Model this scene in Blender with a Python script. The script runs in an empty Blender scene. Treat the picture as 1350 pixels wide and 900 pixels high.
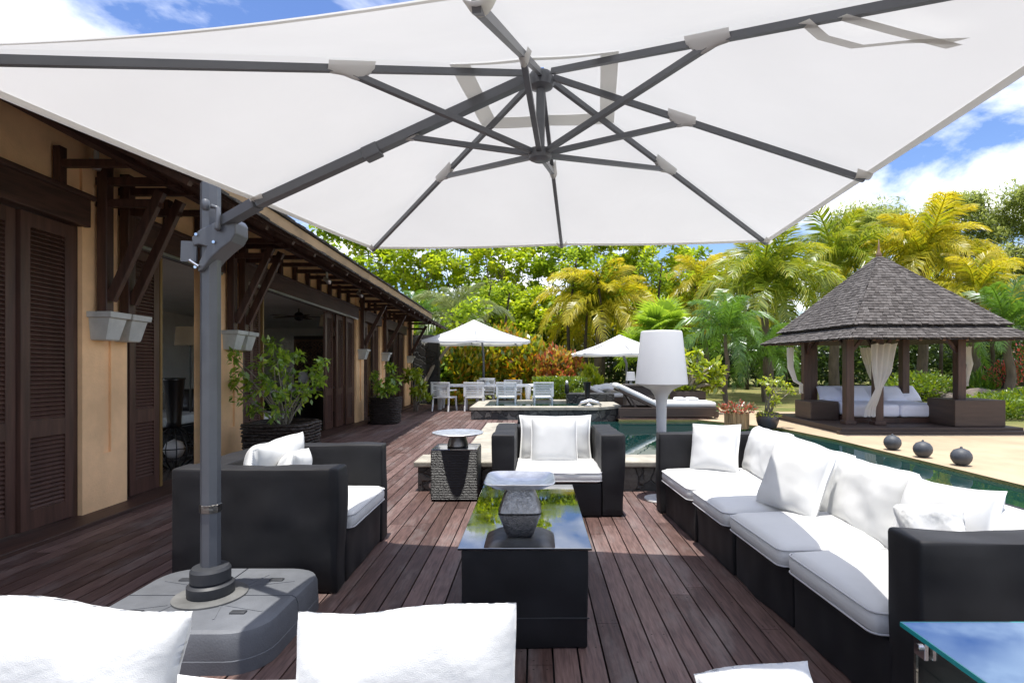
import bpy, bmesh, math, random
import numpy as np
from mathutils import Vector, Matrix, Euler, noise
R = math.radians
random.seed(7); rng = np.random.default_rng(7)
scene = bpy.context.scene
COL = scene.collection

# ---------------------------------------------------------------- camera, sky, sun, exposure
EYE = 1.4; F = 730.0; VX, VY = 705.0, 477.0
cam = bpy.data.cameras.new('camera'); camo = bpy.data.objects.new('camera', cam); COL.objects.link(camo)
camo.location = (0, 0, EYE); camo.rotation_euler = (R(90), 0, 0)
cam.sensor_width = 36; cam.sensor_fit = 'HORIZONTAL'; cam.lens = F / 1350 * 36
cam.shift_x = -30 / 1350; cam.shift_y = 27 / 1350
cam.clip_start = 0.05; cam.clip_end = 2000
scene.camera = camo

SUN_DIR = Vector((-0.03, -0.09, 1)).normalized()
SUN_EL = math.asin(SUN_DIR.z); SUN_AZ = math.atan2(SUN_DIR.x, SUN_DIR.y)
w = bpy.data.worlds.new("World"); scene.world = w; w.use_nodes = True
nt = w.node_tree; nt.nodes.clear()
out = nt.nodes.new('ShaderNodeOutputWorld'); bg = nt.nodes.new('ShaderNodeBackground')
sky = nt.nodes.new('ShaderNodeTexSky'); sky.sky_type = 'NISHITA'; sky.sun_disc = False
sky.sun_elevation = SUN_EL; sky.sun_rotation = SUN_AZ
sky.air_density = 1.0; sky.dust_density = 0.4; sky.ozone_density = 2.5
bg.inputs['Strength'].default_value = 0.15
tc = nt.nodes.new('ShaderNodeTexCoord')
sep = nt.nodes.new('ShaderNodeSeparateXYZ'); nt.links.new(tc.outputs['Generated'], sep.inputs[0])
mx = nt.nodes.new('ShaderNodeMath'); mx.operation = 'MAXIMUM'; mx.inputs[1].default_value = 0.02
nt.links.new(sep.outputs['Z'], mx.inputs[0])
ad = nt.nodes.new('ShaderNodeMath'); ad.operation = 'ADD'; ad.inputs[1].default_value = 0.12
nt.links.new(mx.outputs[0], ad.inputs[0])
dv = nt.nodes.new('ShaderNodeVectorMath'); dv.operation = 'DIVIDE'
cmb = nt.nodes.new('ShaderNodeCombineXYZ')
for i in range(3): nt.links.new(ad.outputs[0], cmb.inputs[i])
nt.links.new(tc.outputs['Generated'], dv.inputs[0]); nt.links.new(cmb.outputs[0], dv.inputs[1])
cn = nt.nodes.new('ShaderNodeTexNoise'); cn.inputs['Scale'].default_value = 1.15; cn.inputs['Detail'].default_value = 9
cn.inputs['Roughness'].default_value = 0.58; cn.inputs['Distortion'].default_value = 0.35
mp = nt.nodes.new('ShaderNodeMapping'); mp.inputs['Location'].default_value = (3.1, 7.7, 0)
nt.links.new(dv.outputs[0], mp.inputs[0]); nt.links.new(mp.outputs[0], cn.inputs['Vector'])
cr = nt.nodes.new('ShaderNodeValToRGB'); cr.color_ramp.elements[0].position = 0.44; cr.color_ramp.elements[1].position = 0.62
nt.links.new(cn.outputs['Fac'], cr.inputs[0])
hs = nt.nodes.new('ShaderNodeHueSaturation'); hs.inputs['Saturation'].default_value = 1.15; hs.inputs['Value'].default_value = 0.66; hs.inputs['Hue'].default_value = 0.512
nt.links.new(sky.outputs[0], hs.inputs['Color'])
mixc = nt.nodes.new('ShaderNodeMix'); mixc.data_type = 'RGBA'; mixc.inputs[7].default_value = (6.3, 6.35, 6.5, 1)
nt.links.new(cr.outputs[0], mixc.inputs[0]); nt.links.new(hs.outputs[0], mixc.inputs[6])
nt.links.new(mixc.outputs[2], bg.inputs['Color']); nt.links.new(bg.outputs[0], out.inputs['Surface'])

sl = bpy.data.lights.new('sun', 'SUN'); sl.energy = 3.0; sl.angle = R(0.5); sl.color = (1, 0.965, 0.9)
so = bpy.data.objects.new('sun', sl); COL.objects.link(so)
so.rotation_euler = SUN_DIR.to_track_quat('Z', 'Y').to_euler(); so.location = (0, 0, 30)
scene.view_settings.view_transform = 'Standard'; scene.view_settings.look = 'None'
scene.view_settings.gamma = 1; scene.view_settings.exposure = 1.08; scene.view_settings.use_curve_mapping = False
scene.render.engine = 'CYCLES'
scene.cycles.max_bounces = 7; scene.cycles.diffuse_bounces = 4; scene.cycles.glossy_bounces = 3
scene.cycles.transmission_bounces = 4; scene.cycles.transparent_max_bounces = 6
scene.cycles.use_denoising = True; scene.cycles.sample_clamp_indirect = 8
scene.cycles.caustics_reflective = False; scene.cycles.caustics_refractive = False

# ---------------------------------------------------------------- helpers
FAR = []
def mark(): return set(o for o in COL.objects if o.parent is None)
def far(before):
    FAR.extend(o for o in COL.objects if o.parent is None and o not in before)
def at(px, py, Y): return Vector(((px - VX) * Y / F, Y, EYE - (py - VY) * Y / F))
def gp(px, py, z=0.0):
    Y = (EYE - z) * F / (py - VY); return Vector(((px - VX) * Y / F, Y, z))

ORG = {}
def tag(o, label=None, cat=None, group=None, kind=None):
    if label: o['label'] = label
    if cat: o['category'] = cat
    if group: o['group'] = group
    if kind: o['kind'] = kind
    return o
def empty(name, loc, label=None, cat=None, group=None):
    o = bpy.data.objects.new(name, None); COL.objects.link(o); o.location = loc; o.empty_display_size = .1
    ORG[o] = Vector(loc); return tag(o, label, cat, group)
def org_of(o): return ORG.get(o, Vector((0, 0, 0)))
def children(o): return [c for c in KIDS.get(o, [])]
KIDS = {}
def copy_tree(o, parent=None):
    c = o.copy(); COL.objects.link(c)
    if parent is not None: c.parent = parent; KIDS.setdefault(parent, []).append(c)
    for ch in children(o): copy_tree(ch, c)
    return c

class MB:
    def __init__(s): s.v = []; s.f = []; s.a = None
    def add(s, vs, fs, M=None):
        n = len(s.v)
        s.v += [tuple(M @ Vector(p)) if M is not None else tuple(p) for p in vs]
        s.f += [tuple(i + n for i in f) for f in fs]
        return s
    def box(s, a, b, M=None):
        x0, y0, z0 = a; x1, y1, z1 = b
        return s.add([(x0,y0,z0),(x1,y0,z0),(x1,y1,z0),(x0,y1,z0),(x0,y0,z1),(x1,y0,z1),(x1,y1,z1),(x0,y1,z1)],
                     [(0,3,2,1),(4,5,6,7),(0,1,5,4),(1,2,6,5),(2,3,7,6),(3,0,4,7)], M)
    def bar(s, p, q, wd, ht, up=(0,0,1)):
        p, q = Vector(p), Vector(q); d = (q - p); L = d.length; d.normalize()
        u = Vector(up); sx = d.cross(u)
        if sx.length < 1e-4: sx = d.cross(Vector((0,1,0)))
        sx.normalize(); sz = sx.cross(d).normalized()
        M = Matrix((sx, d, sz)).transposed().to_4x4(); M.translation = p
        return s.box((-wd/2, 0, -ht/2), (wd/2, L, ht/2), M)
    def tube(s, pts, rad, n=10, cap=True):
        pts = [Vector(p) for p in pts]; m = len(pts)
        if not hasattr(rad, '__len__'): rad = [rad] * m
        n0 = len(s.v); ref = None
        for i, p in enumerate(pts):
            d = (pts[min(i+1, m-1)] - pts[max(i-1, 0)]).normalized()
            if ref is None:
                ref = d.cross(Vector((0,0,1)))
                if ref.length < .05: ref = d.cross(Vector((1,0,0)))
            ref = (ref - d * ref.dot(d)).normalized(); b = d.cross(ref)
            for k in range(n):
                t = 2*math.pi*k/n; s.v.append(tuple(p + (ref*math.cos(t) + b*math.sin(t))*rad[i]))
        for i in range(m-1):
            for k in range(n):
                a = n0+i*n+k; b2 = n0+i*n+(k+1)%n
                s.f.append((a, b2, b2+n, a+n))
        if cap:
            s.f.append(tuple(n0+k for k in range(n))[::-1]); s.f.append(tuple(n0+(m-1)*n+k for k in range(n)))
        return s
    def lathe(s, prof, c=(0,0,0), n=32, sq=None, rot=0):
        n0 = len(s.v); m = len(prof); cx, cy, cz = c
        for (r, z) in prof:
            for k in range(n):
                t = 2*math.pi*k/n + rot
                if sq:   # superellipse plan
                    ct, st = math.cos(t), math.sin(t); q = (abs(ct)**sq + abs(st)**sq)**(-1/sq)
                    s.v.append((cx+r*ct*q, cy+r*st*q, cz+z))
                else: s.v.append((cx+r*math.cos(t), cy+r*math.sin(t), cz+z))
        for i in range(m-1):
            for k in range(n):
                a = n0+i*n+k; b = n0+i*n+(k+1)%n; s.f.append((a, b, b+n, a+n))
        s.f.append(tuple(n0+k for k in range(n))[::-1]); s.f.append(tuple(n0+(m-1)*n+k for k in range(n)))
        return s
    def grid(s, fn, nu, nv, closed_u=False):
        n0 = len(s.v)
        for j in range(nv+1):
            for i in range(nu + (0 if closed_u else 1)):
                s.v.append(tuple(fn(i/nu, j/nv)))
        W = nu if closed_u else nu+1
        for j in range(nv):
            for i in range(nu):
                a = n0+j*W+i; b = n0+j*W+(i+1)%W; s.f.append((a, b, b+W, a+W))
        return s
    def prism(s, poly, z0, z1):
        n0 = len(s.v); n = len(poly)
        for z in (z0, z1): s.v += [(p[0], p[1], z) for p in poly]
        s.f.append(tuple(n0+i for i in range(n))[::-1]); s.f.append(tuple(n0+n+i for i in range(n)))
        for i in range(n): s.f.append((n0+i, n0+(i+1)%n, n0+n+(i+1)%n, n0+n+i))
        return s
    def rbox(s, c, size, r=.04, seg=14, M=None, crown=0, amp=0, fr=3, seed=0, soft=None):
        """soft rounded box; amp = fabric folds, crown = domed top"""
        hx, hy, hz = size[0]/2, size[1]/2, size[2]/2; tmp = {}
        vs = []; fs = []
        def key(p): return (round(p[0],4), round(p[1],4), round(p[2],4))
        def coords(h):
            n = max(3, min(seg, int(h*2/.05)))
            base = [-h, -h+r*.35, -h+r] + [-h+r+(2*h-2*r)*i/n for i in range(1, n)] + [h-r, h-r*.35, h]
            return sorted(set(round(b,5) for b in base))
        X, Y, Z = coords(hx), coords(hy), coords(hz)
        def put(p):
            k = key(p)
            if k in tmp: return tmp[k]
            q = Vector(p); inn = Vector((max(-hx+r, min(hx-r, q.x)), max(-hy+r, min(hy-r, q.y)), max(-hz+r, min(hz-r, q.z))))
            d = q - inn
            if d.length > 1e-6: nrm = d.normalized(); q = inn + nrm*r
            else: nrm = Vector((0,0,1))
            if crown and p[2] > 0: q.z += crown*max(0,1-(p[0]/hx)**2)**.7*max(0,1-(p[1]/hy)**2)**.7
            if crown and p[2] < 0: q.z -= .25*crown*(1-(p[0]/hx)**2)*(1-(p[1]/hy)**2)
            if amp:
                nn = noise.noise(Vector((p[0]*fr+seed*7.3, p[1]*fr+seed, p[2]*fr*.7))) + .5*noise.noise(Vector((p[0]*fr*2.3, p[1]*fr*2.3+seed*3.1, p[2]*fr*1.1+5)))
                q += nrm*amp*nn
            tmp[k] = len(vs); vs.append(q + Vector(c)); return tmp[k]
        def face(A, B, fn, flip):
            for i in range(len(A)-1):
                for j in range(len(B)-1):
                    ids = [put(fn(A[i],B[j])), put(fn(A[i+1],B[j])), put(fn(A[i+1],B[j+1])), put(fn(A[i],B[j+1]))]
                    if len(set(ids)) == 4: fs.append(tuple(ids[::-1] if flip else ids))
        face(X, Y, lambda a,b:(a,b,hz), False); face(X, Y, lambda a,b:(a,b,-hz), True)
        face(X, Z, lambda a,b:(a,-hy,b), False); face(X, Z, lambda a,b:(a,hy,b), True)
        face(Y, Z, lambda a,b:(hx,a,b), False); face(Y, Z, lambda a,b:(-hx,a,b), True)
        return s.add(vs, fs, M)
    def pillow(s, wd, ht, th, M=None, n=26, seed=0, pinch=.055, wr=.013, fuzz=0, slump=0):
        vs = []; fs = []; W = n+1
        for side in (1, -1):
            for j in range(W):
                for i in range(W):
                    u = 2*i/n-1; v = 2*j/n-1
                    u = math.copysign(abs(u)**.85, u); v = math.copysign(abs(v)**.85, v)
                    x = wd/2*u*(1-pinch*(1-v*v)*u*u); y = ht/2*v*(1-pinch*(1-u*u)*v*v)
                    e = max(0, (1-u**4)*(1-v**4))**.55
                    z = side*th/2*e
                    cr_ = (abs(u*v))**1.2
                    z += side*wr*e**.5*(noise.noise(Vector((x*6+seed*3, y*6, side+seed))) + .6*noise.noise(Vector((x*15, y*15+seed, side*2))) * (.4+cr_))
                    x += wr*.5*noise.noise(Vector((x*5, y*5+seed*2, 7))); y += wr*.6*noise.noise(Vector((x*5+9, y*5+seed*2, 3)))
                    if slump: y -= slump*(1-u*u)*max(0, v)
                    if fuzz: z += side*fuzz*noise.noise(Vector((x*90, y*90, side*3+seed))); y += fuzz*noise.noise(Vector((x*110, y*60, seed)))
                    vs.append((x, y, z))
        for side in (0, 1):
            o = side*W*W
            for j in range(n):
                for i in range(n):
                    q = (o+j*W+i, o+j*W+i+1, o+(j+1)*W+i+1, o+(j+1)*W+i); fs.append(q if side == 0 else q[::-1])
        bd = [j for j in range(W)] + [j*W+n for j in range(1,W)] + [n*W+i for i in range(n-1,-1,-1)] + [j*W for j in range(n-1,0,-1)]
        for k in range(len(bd)):
            a, b = bd[k], bd[(k+1)%len(bd)]; fs.append((b, a, a+W*W, b+W*W))
        return s.add(vs, fs, M)
    def build(s, name, mat, parent=None, smooth=False, bevel=0, warp=None, segs=2, autosm=None):
        vs = s.v if warp is None else [warp(p) for p in s.v]
        me = bpy.data.meshes.new(name)
        if parent is None:
            A = np.array(vs); o0 = Vector(((A[:,0].min()+A[:,0].max())/2, (A[:,1].min()+A[:,1].max())/2, A[:,2].min()))
        else: o0 = org_of(parent)
        me.from_pydata([(p[0]-o0.x, p[1]-o0.y, p[2]-o0.z) for p in vs], [], s.f)
        if s.a is not None:
            at_ = me.attributes.new('rnd', 'FLOAT', 'FACE'); at_.data.foreach_set('value', np.array(s.a, dtype=np.float32))
        if bevel:
            bm = bmesh.new(); bm.from_mesh(me)
            bmesh.ops.remove_doubles(bm, verts=bm.verts, dist=1e-5)
            ed = [e for e in bm.edges if len(e.link_faces) == 2 and e.calc_face_angle(0) > .5]
            bmesh.ops.bevel(bm, geom=ed, offset=bevel, segments=segs, profile=.5, affect='EDGES', clamp_overlap=True)
            bm.to_mesh(me); bm.free()
        me.materials.append(mat)
        if smooth:
            me.polygons.foreach_set('use_smooth', [True]*len(me.polygons))
            if autosm: me.set_sharp_from_angle(angle=R(autosm))
        o = bpy.data.objects.new(name, me); COL.objects.link(o); ORG[o] = o0
        if parent is None: o.location = o0
        else: o.parent = parent; KIDS.setdefault(parent, []).append(o)
        return o

# ---------------------------------------------------------------- materials
MATS = {}
def node_mat(name):
    m = bpy.data.materials.new(name); m.use_nodes = True; MATS[name] = m
    return m, m.node_tree, m.node_tree.nodes['Principled BSDF']
def mat(name, col, rough=.6, metal=0, spec=.5, var=0, vs=6, bump=0, bs=40, stretch=None, col2=None, ior=None, island=0, sheen=0, bdist=.01, detail=4, bdet=4):
    m, t, b = node_mat(name); N = t.nodes; L = t.links
    b.inputs['Roughness'].default_value = rough; b.inputs['Metallic'].default_value = metal
    b.inputs['Specular IOR Level'].default_value = spec
    if ior: b.inputs['IOR'].default_value = ior
    if sheen: b.inputs['Sheen Weight'].default_value = sheen; b.inputs['Sheen Roughness'].default_value = .5
    b.inputs['Base Color'].default_value = (*col, 1)
    tc = N.new('ShaderNodeTexCoord'); mpn = N.new('ShaderNodeMapping'); L.new(tc.outputs['Object'], mpn.inputs[0])
    if stretch: mpn.inputs['Scale'].default_value = stretch
    if var or col2:
        nz = N.new('ShaderNodeTexNoise'); nz.inputs['Scale'].default_value = vs; nz.inputs['Detail'].default_value = detail; nz.inputs['Roughness'].default_value = .6
        L.new(mpn.outputs[0], nz.inputs['Vector'])
        rp = N.new('ShaderNodeValToRGB'); rp.color_ramp.elements[0].position = .32; rp.color_ramp.elements[1].position = .68
        c2 = col2 or tuple(min(1, c*(1+var)) for c in col); c1 = col if col2 else tuple(c*(1-var) for c in col)
        rp.color_ramp.elements[0].color = (*c1, 1); rp.color_ramp.elements[1].color = (*c2, 1)
        L.new(nz.outputs['Fac'], rp.inputs[0]); src = rp.outputs[0]
        if island:
            hs = N.new('ShaderNodeHueSaturation'); g = N.new('ShaderNodeNewGeometry'); mr = N.new('ShaderNodeMapRange')
            mr.inputs[3].default_value = 1-island; mr.inputs[4].default_value = 1+island
            L.new(g.outputs['Random Per Island'], mr.inputs[0]); L.new(mr.outputs[0], hs.inputs['Value']); L.new(src, hs.inputs['Color']); src = hs.outputs[0]
        L.new(src, b.inputs['Base Color'])
    if bump:
        nb = N.new('ShaderNodeTexNoise'); nb.inputs['Scale'].default_value = bs; nb.inputs['Detail'].default_value = bdet
        L.new(mpn.outputs[0], nb.inputs['Vector']); bp = N.new('ShaderNodeBump'); bp.inputs['Strength'].default_value = bump; bp.inputs['Distance'].default_value = bdist
        L.new(nb.outputs['Fac'], bp.inputs['Height']); L.new(bp.outputs[0], b.inputs['Normal'])
    return m
def leaf_mat(name, cols, trans=.35, gloss=.06):
    m = bpy.data.materials.new(name); m.use_nodes = True; t = m.node_tree; N = t.nodes; L = t.links; N.clear()
    o = N.new('ShaderNodeOutputMaterial'); a = N.new('ShaderNodeAttribute'); a.attribute_name = 'rnd'
    rp = N.new('ShaderNodeValToRGB'); e = rp.color_ramp.elements
    while len(e) < len(cols): e.new(.5)
    for i, c in enumerate(cols): e[i].position = i/(len(cols)-1); e[i].color = (*c, 1)
    L.new(a.outputs['Fac'], rp.inputs[0])
    d = N.new('ShaderNodeBsdfDiffuse'); tr = N.new('ShaderNodeBsdfTranslucent'); gl = N.new('ShaderNodeBsdfGlossy'); gl.inputs['Roughness'].default_value = .35
    gl.inputs['Color'].default_value = (.9, .95, 1, 1)
    hs = N.new('ShaderNodeHueSaturation'); hs.inputs['Value'].default_value = 1.8; hs.inputs['Saturation'].default_value = 1.05; hs.inputs['Hue'].default_value = .49
    L.new(rp.outputs[0], hs.inputs['Color'])
    L.new(rp.outputs[0], d.inputs[0]); L.new(hs.outputs[0], tr.inputs[0])
    m1 = N.new('ShaderNodeMixShader'); m1.inputs[0].default_value = trans; L.new(d.outputs[0], m1.inputs[1]); L.new(tr.outputs[0], m1.inputs[2])
    m2 = N.new('ShaderNodeMixShader'); m2.inputs[0].default_value = gloss; L.new(m1.outputs[0], m2.inputs[1]); L.new(gl.outputs[0], m2.inputs[2])
    L.new(m2.outputs[0], o.inputs[0]); MATS[name] = m; return m
def fabric_thin(name, col, trans, bump=.05):
    m = bpy.data.materials.new(name); m.use_nodes = True; t = m.node_tree; N = t.nodes; L = t.links; N.clear()
    o = N.new('ShaderNodeOutputMaterial'); d = N.new('ShaderNodeBsdfDiffuse'); tr = N.new('ShaderNodeBsdfTranslucent')
    tc = N.new('ShaderNodeTexCoord'); nz = N.new('ShaderNodeTexNoise'); nz.inputs['Scale'].default_value = 2.2; nz.inputs['Detail'].default_value = 6
    L.new(tc.outputs['Object'], nz.inputs['Vector'])
    rp = N.new('ShaderNodeValToRGB'); rp.color_ramp.elements[0].position = .3; rp.color_ramp.elements[1].position = .7
    rp.color_ramp.elements[0].color = (*[c*.95 for c in col], 1); rp.color_ramp.elements[1].color = (*col, 1); L.new(nz.outputs['Fac'], rp.inputs[0])
    L.new(rp.outputs[0], d.inputs[0]); L.new(rp.outputs[0], tr.inputs[0])
    mp2 = N.new('ShaderNodeMapping'); L.new(tc.outputs['Object'], mp2.inputs[0]); mp2.inputs['Scale'].default_value = (1, 1, 1)
    n2 = N.new('ShaderNodeTexNoise'); n2.inputs['Scale'].default_value = 3.5; n2.inputs['Distortion'].default_value = 1.2; L.new(mp2.outputs[0], n2.inputs['Vector'])
    bp = N.new('ShaderNodeBump'); bp.inputs['Strength'].default_value = bump; bp.inputs['Distance'].default_value = .05
    L.new(n2.outputs['Fac'], bp.inputs['Height']); L.new(bp.outputs[0], d.inputs['Normal'])
    mx = N.new('ShaderNodeMixShader'); mx.inputs[0].default_value = trans
    L.new(d.outputs[0], mx.inputs[1]); L.new(tr.outputs[0], mx.inputs[2]); L.new(mx.outputs[0], o.inputs[0]); MATS[name] = m; return m

def attr_mat(name, cols, rough=.8, bump=.3, bs=30, stretch=None, wear=None):
    """per-face 'rnd' colour ramp (shingles, boards) times fine grain"""
    m, t, b = node_mat(name); N = t.nodes; L = t.links; b.inputs['Roughness'].default_value = rough
    a = N.new('ShaderNodeAttribute'); a.attribute_name = 'rnd'; rp = N.new('ShaderNodeValToRGB'); e = rp.color_ramp.elements
    while len(e) < len(cols): e.new(.5)
    for i, c in enumerate(cols): e[i].position = i/(len(cols)-1); e[i].color = (*c, 1)
    L.new(a.outputs['Fac'], rp.inputs[0])
    tc = N.new('ShaderNodeTexCoord'); mpn = N.new('ShaderNodeMapping'); L.new(tc.outputs['Object'], mpn.inputs[0])
    if stretch: mpn.inputs['Scale'].default_value = stretch
    nz = N.new('ShaderNodeTexNoise'); nz.inputs['Scale'].default_value = bs; nz.inputs['Detail'].default_value = 5; L.new(mpn.outputs[0], nz.inputs['Vector'])
    mr = N.new('ShaderNodeMapRange'); mr.inputs[1].default_value = .3; mr.inputs[2].default_value = .7; mr.inputs[3].default_value = .6; mr.inputs[4].default_value = 1.35
    L.new(nz.outputs['Fac'], mr.inputs[0]); mm = N.new('ShaderNodeMix'); mm.data_type = 'RGBA'; mm.blend_type = 'MULTIPLY'; mm.inputs[0].default_value = 1
    L.new(rp.outputs[0], mm.inputs[6]); L.new(mr.outputs[0], mm.inputs[7]); src = mm.outputs[2]
    if wear:
        n3 = N.new('ShaderNodeTexNoise'); n3.inputs['Scale'].default_value = wear[1]; n3.inputs['Detail'].default_value = 8; n3.inputs['Roughness'].default_value = .7
        mp3 = N.new('ShaderNodeMapping'); mp3.inputs['Scale'].default_value = wear[3]; L.new(tc.outputs['Object'], mp3.inputs[0]); L.new(mp3.outputs[0], n3.inputs['Vector'])
        r3 = N.new('ShaderNodeValToRGB'); r3.color_ramp.elements[0].position = .5; r3.color_ramp.elements[1].position = .72
        r3.color_ramp.elements[1].color = (wear[2],)*3 + (1,); L.new(n3.outputs['Fac'], r3.inputs[0])
        m3 = N.new('ShaderNodeMix'); m3.data_type = 'RGBA'; L.new(r3.outputs[0], m3.inputs[0]); L.new(src, m3.inputs[6]); m3.inputs[7].default_value = (*wear[0], 1); src = m3.outputs[2]
        mr3 = N.new('ShaderNodeMapRange'); mr3.inputs[3].default_value = rough-.1; mr3.inputs[4].default_value = rough+.22
        L.new(n3.outputs['Fac'], mr3.inputs[0]); L.new(mr3.outputs[0], b.inputs['Roughness'])
    L.new(src, b.inputs['Base Color'])
    bp = N.new('ShaderNodeBump'); bp.inputs['Strength'].default_value = bump; bp.inputs['Distance'].default_value = .004
    L.new(nz.outputs['Fac'], bp.inputs['Height']); L.new(bp.outputs[0], b.inputs['Normal'])
    return m
def stone_mat(name, c1, c2, mortar, scale=4.5, bump=.8):
    m, t, b = node_mat(name); N = t.nodes; L = t.links; b.inputs['Roughness'].default_value = .75
    tc = N.new('ShaderNodeTexCoord'); v = N.new('ShaderNodeTexVoronoi'); v.feature = 'DISTANCE_TO_EDGE'; v.inputs['Scale'].default_value = scale
    v2 = N.new('ShaderNodeTexVoronoi'); v2.inputs['Scale'].default_value = scale
    nz = N.new('ShaderNodeTexNoise'); nz.inputs['Scale'].default_value = 3; nz.inputs['Detail'].default_value = 3
    ad = N.new('ShaderNodeVectorMath'); ad.operation = 'MULTIPLY_ADD'; ad.inputs[1].default_value = (.35, .35, .35)
    L.new(nz.outputs['Color'], ad.inputs[0]); L.new(tc.outputs['Object'], ad.inputs[2]); L.new(tc.outputs['Object'], nz.inputs['Vector'])
    L.new(ad.outputs[0], v.inputs['Vector']); L.new(ad.outputs[0], v2.inputs['Vector'])
    sp = N.new('ShaderNodeSeparateColor'); L.new(v2.outputs['Color'], sp.inputs[0])
    rp = N.new('ShaderNodeValToRGB'); rp.color_ramp.elements[0].color = (*c1, 1); rp.color_ramp.elements[1].color = (*c2, 1); L.new(sp.outputs[0], rp.inputs[0])
    r2 = N.new('ShaderNodeValToRGB'); r2.color_ramp.elements[0].position = .01; r2.color_ramp.elements[1].position = .05; L.new(v.outputs['Distance'], r2.inputs[0])
    mm = N.new('ShaderNodeMix'); mm.data_type = 'RGBA'; mm.inputs[6].default_value = (*mortar, 1); L.new(r2.outputs[0], mm.inputs[0])
    nf = N.new('ShaderNodeTexNoise'); nf.inputs['Scale'].default_value = 25; nf.inputs['Detail'].default_value = 6; L.new(tc.outputs['Object'], nf.inputs['Vector'])
    m2 = N.new('ShaderNodeMix'); m2.data_type = 'RGBA'; m2.blend_type = 'MULTIPLY'; m2.inputs[0].default_value = .8; L.new(rp.outputs[0], m2.inputs[6]); L.new(nf.outputs['Fac'], m2.inputs[7])
    L.new(m2.outputs[2], mm.inputs[7]); L.new(mm.outputs[2], b.inputs['Base Color'])
    bp = N.new('ShaderNodeBump'); bp.inputs['Strength'].default_value = bump; bp.inputs['Distance'].default_value = .03; L.new(r2.outputs[0], bp.inputs['Height'])
    b2 = N.new('ShaderNodeBump'); b2.inputs['Strength'].default_value = .4; b2.inputs['Distance'].default_value = .01; L.new(nf.outputs['Fac'], b2.inputs['Height']); L.new(bp.outputs[0], b2.inputs['Normal'])
    L.new(b2.outputs[0], b.inputs['Normal']); return m

M_deck = attr_mat('deck wood', [(.066,.037,.031),(.112,.066,.057),(.165,.105,.093),(.086,.049,.042)], rough=.5, bump=.25, bs=14, stretch=(6,.5,6), wear=((.27,.24,.23), 1.6, .5, (2.2,.7,1)))
M_dark = mat('dark hardwood', (.06,.028,.02), .45, var=.4, vs=5, bump=.2, bs=20, stretch=(5,5,.5))
M_darkh = mat('dark hardwood along', (.055,.026,.019), .5, var=.45, vs=5, bump=.2, bs=20, stretch=(5,.5,5))
M_shut = mat('shutter wood', (.075,.036,.026), .42, var=.3, vs=4, bump=.1, bs=25, stretch=(5,5,.5))
M_tan = mat('ochre render', (.88,.56,.30), .9, var=.13, vs=2.2, bump=.35, bs=60)
M_white = mat('white plaster', (.85,.84,.81), .85, var=.05, vs=2)
M_grey = mat('pale grey corbel', (.50,.51,.48), .7, var=.15, vs=5, bump=.15, bs=40)
M_alu = mat('aluminium', (.55,.55,.56), .35, 1, var=.1, vs=8)
M_floorin = mat('interior floor', (.05,.035,.028), .25, var=.3, vs=3, stretch=(1,6,1))
M_black = mat('black fabric cover', (.0085,.008,.0095), .66, var=.35, vs=4, bump=.8, bs=3.0, sheen=.03, spec=.4, bdist=.06, bdet=1)
M_cush = mat('white cushion', (.64,.64,.63), .9, var=.03, vs=5, bump=.12, bs=200, bdist=.004)
M_towel = mat('white towel', (.60,.60,.59), .95, var=.03, vs=20, bump=.28, bs=520, bdist=.006, sheen=.3)
M_pip = mat('piping', (.55,.55,.56), .9)
M_wicker = None
M_metal = mat('anthracite aluminium', (.10,.107,.12), .38, .0, spec=.6, var=.12, vs=5)
M_base = mat('grey plastic tank', (.118,.125,.138), .6, var=.22, vs=3.5, bump=.15, bs=120)
M_collar = mat('dark plastic', (.035,.037,.042), .5)
M_canopy = fabric_thin('canopy fabric', (.76,.755,.74), .345, .14)
M_canopy2 = fabric_thin('strap fabric', (.80,.79,.75), .36)
M_bright = fabric_thin('far canopy fabric', (.86,.86,.85), .3)
M_curtain = fabric_thin('curtain voile', (.86,.84,.80), .45)
M_lampw = mat('white lamp plastic', (.56,.56,.56), .45, var=.02, vs=3)
M_silver = mat('hammered silver', (.72,.72,.73), .42, 1, var=.2, vs=12, bump=.35, bs=70, bdist=.004)
M_pewter = mat('dark pewter', (.22,.21,.2), .35, 1, var=.3, vs=10, bump=.3, bs=60)
M_gtop = mat('dark glass top', (.006,.007,.009), .02, spec=.5, ior=4.6)
M_gsky = mat('sky tinted glass top', (.20,.31,.46), .02, metal=1)  # blue of the reflected sky is put into the mirror colour
M_gedge = mat('teal glass edge', (.02,.25,.25), .1)
M_chrome = mat('chrome', (.7,.7,.72), .12, 1)
for g_ in (M_gtop, M_gsky):
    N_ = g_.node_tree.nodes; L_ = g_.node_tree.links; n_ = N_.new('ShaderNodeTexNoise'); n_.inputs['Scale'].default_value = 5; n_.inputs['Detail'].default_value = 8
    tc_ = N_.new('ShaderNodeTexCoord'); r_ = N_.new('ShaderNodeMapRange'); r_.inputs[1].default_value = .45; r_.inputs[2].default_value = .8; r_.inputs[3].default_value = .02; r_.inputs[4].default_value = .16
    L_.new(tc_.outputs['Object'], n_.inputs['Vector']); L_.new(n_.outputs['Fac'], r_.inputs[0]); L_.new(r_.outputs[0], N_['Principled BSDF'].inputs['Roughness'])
M_coping = mat('pale stone coping', (.36,.33,.27), .85, var=.25, vs=5, bump=.3, bs=30)
M_stone = stone_mat('basalt rubble', (.06,.06,.06), (.30,.28,.24), (.06,.058,.055), 5)
M_stoned = stone_mat('dark basalt wall', (.02,.02,.02), (.075,.075,.07), (.012,.012,.012), 3)
M_sand = mat('beige sand', (.44,.335,.22), .95, var=.16, vs=1.2, bump=.35, bs=90, detail=8)
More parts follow.
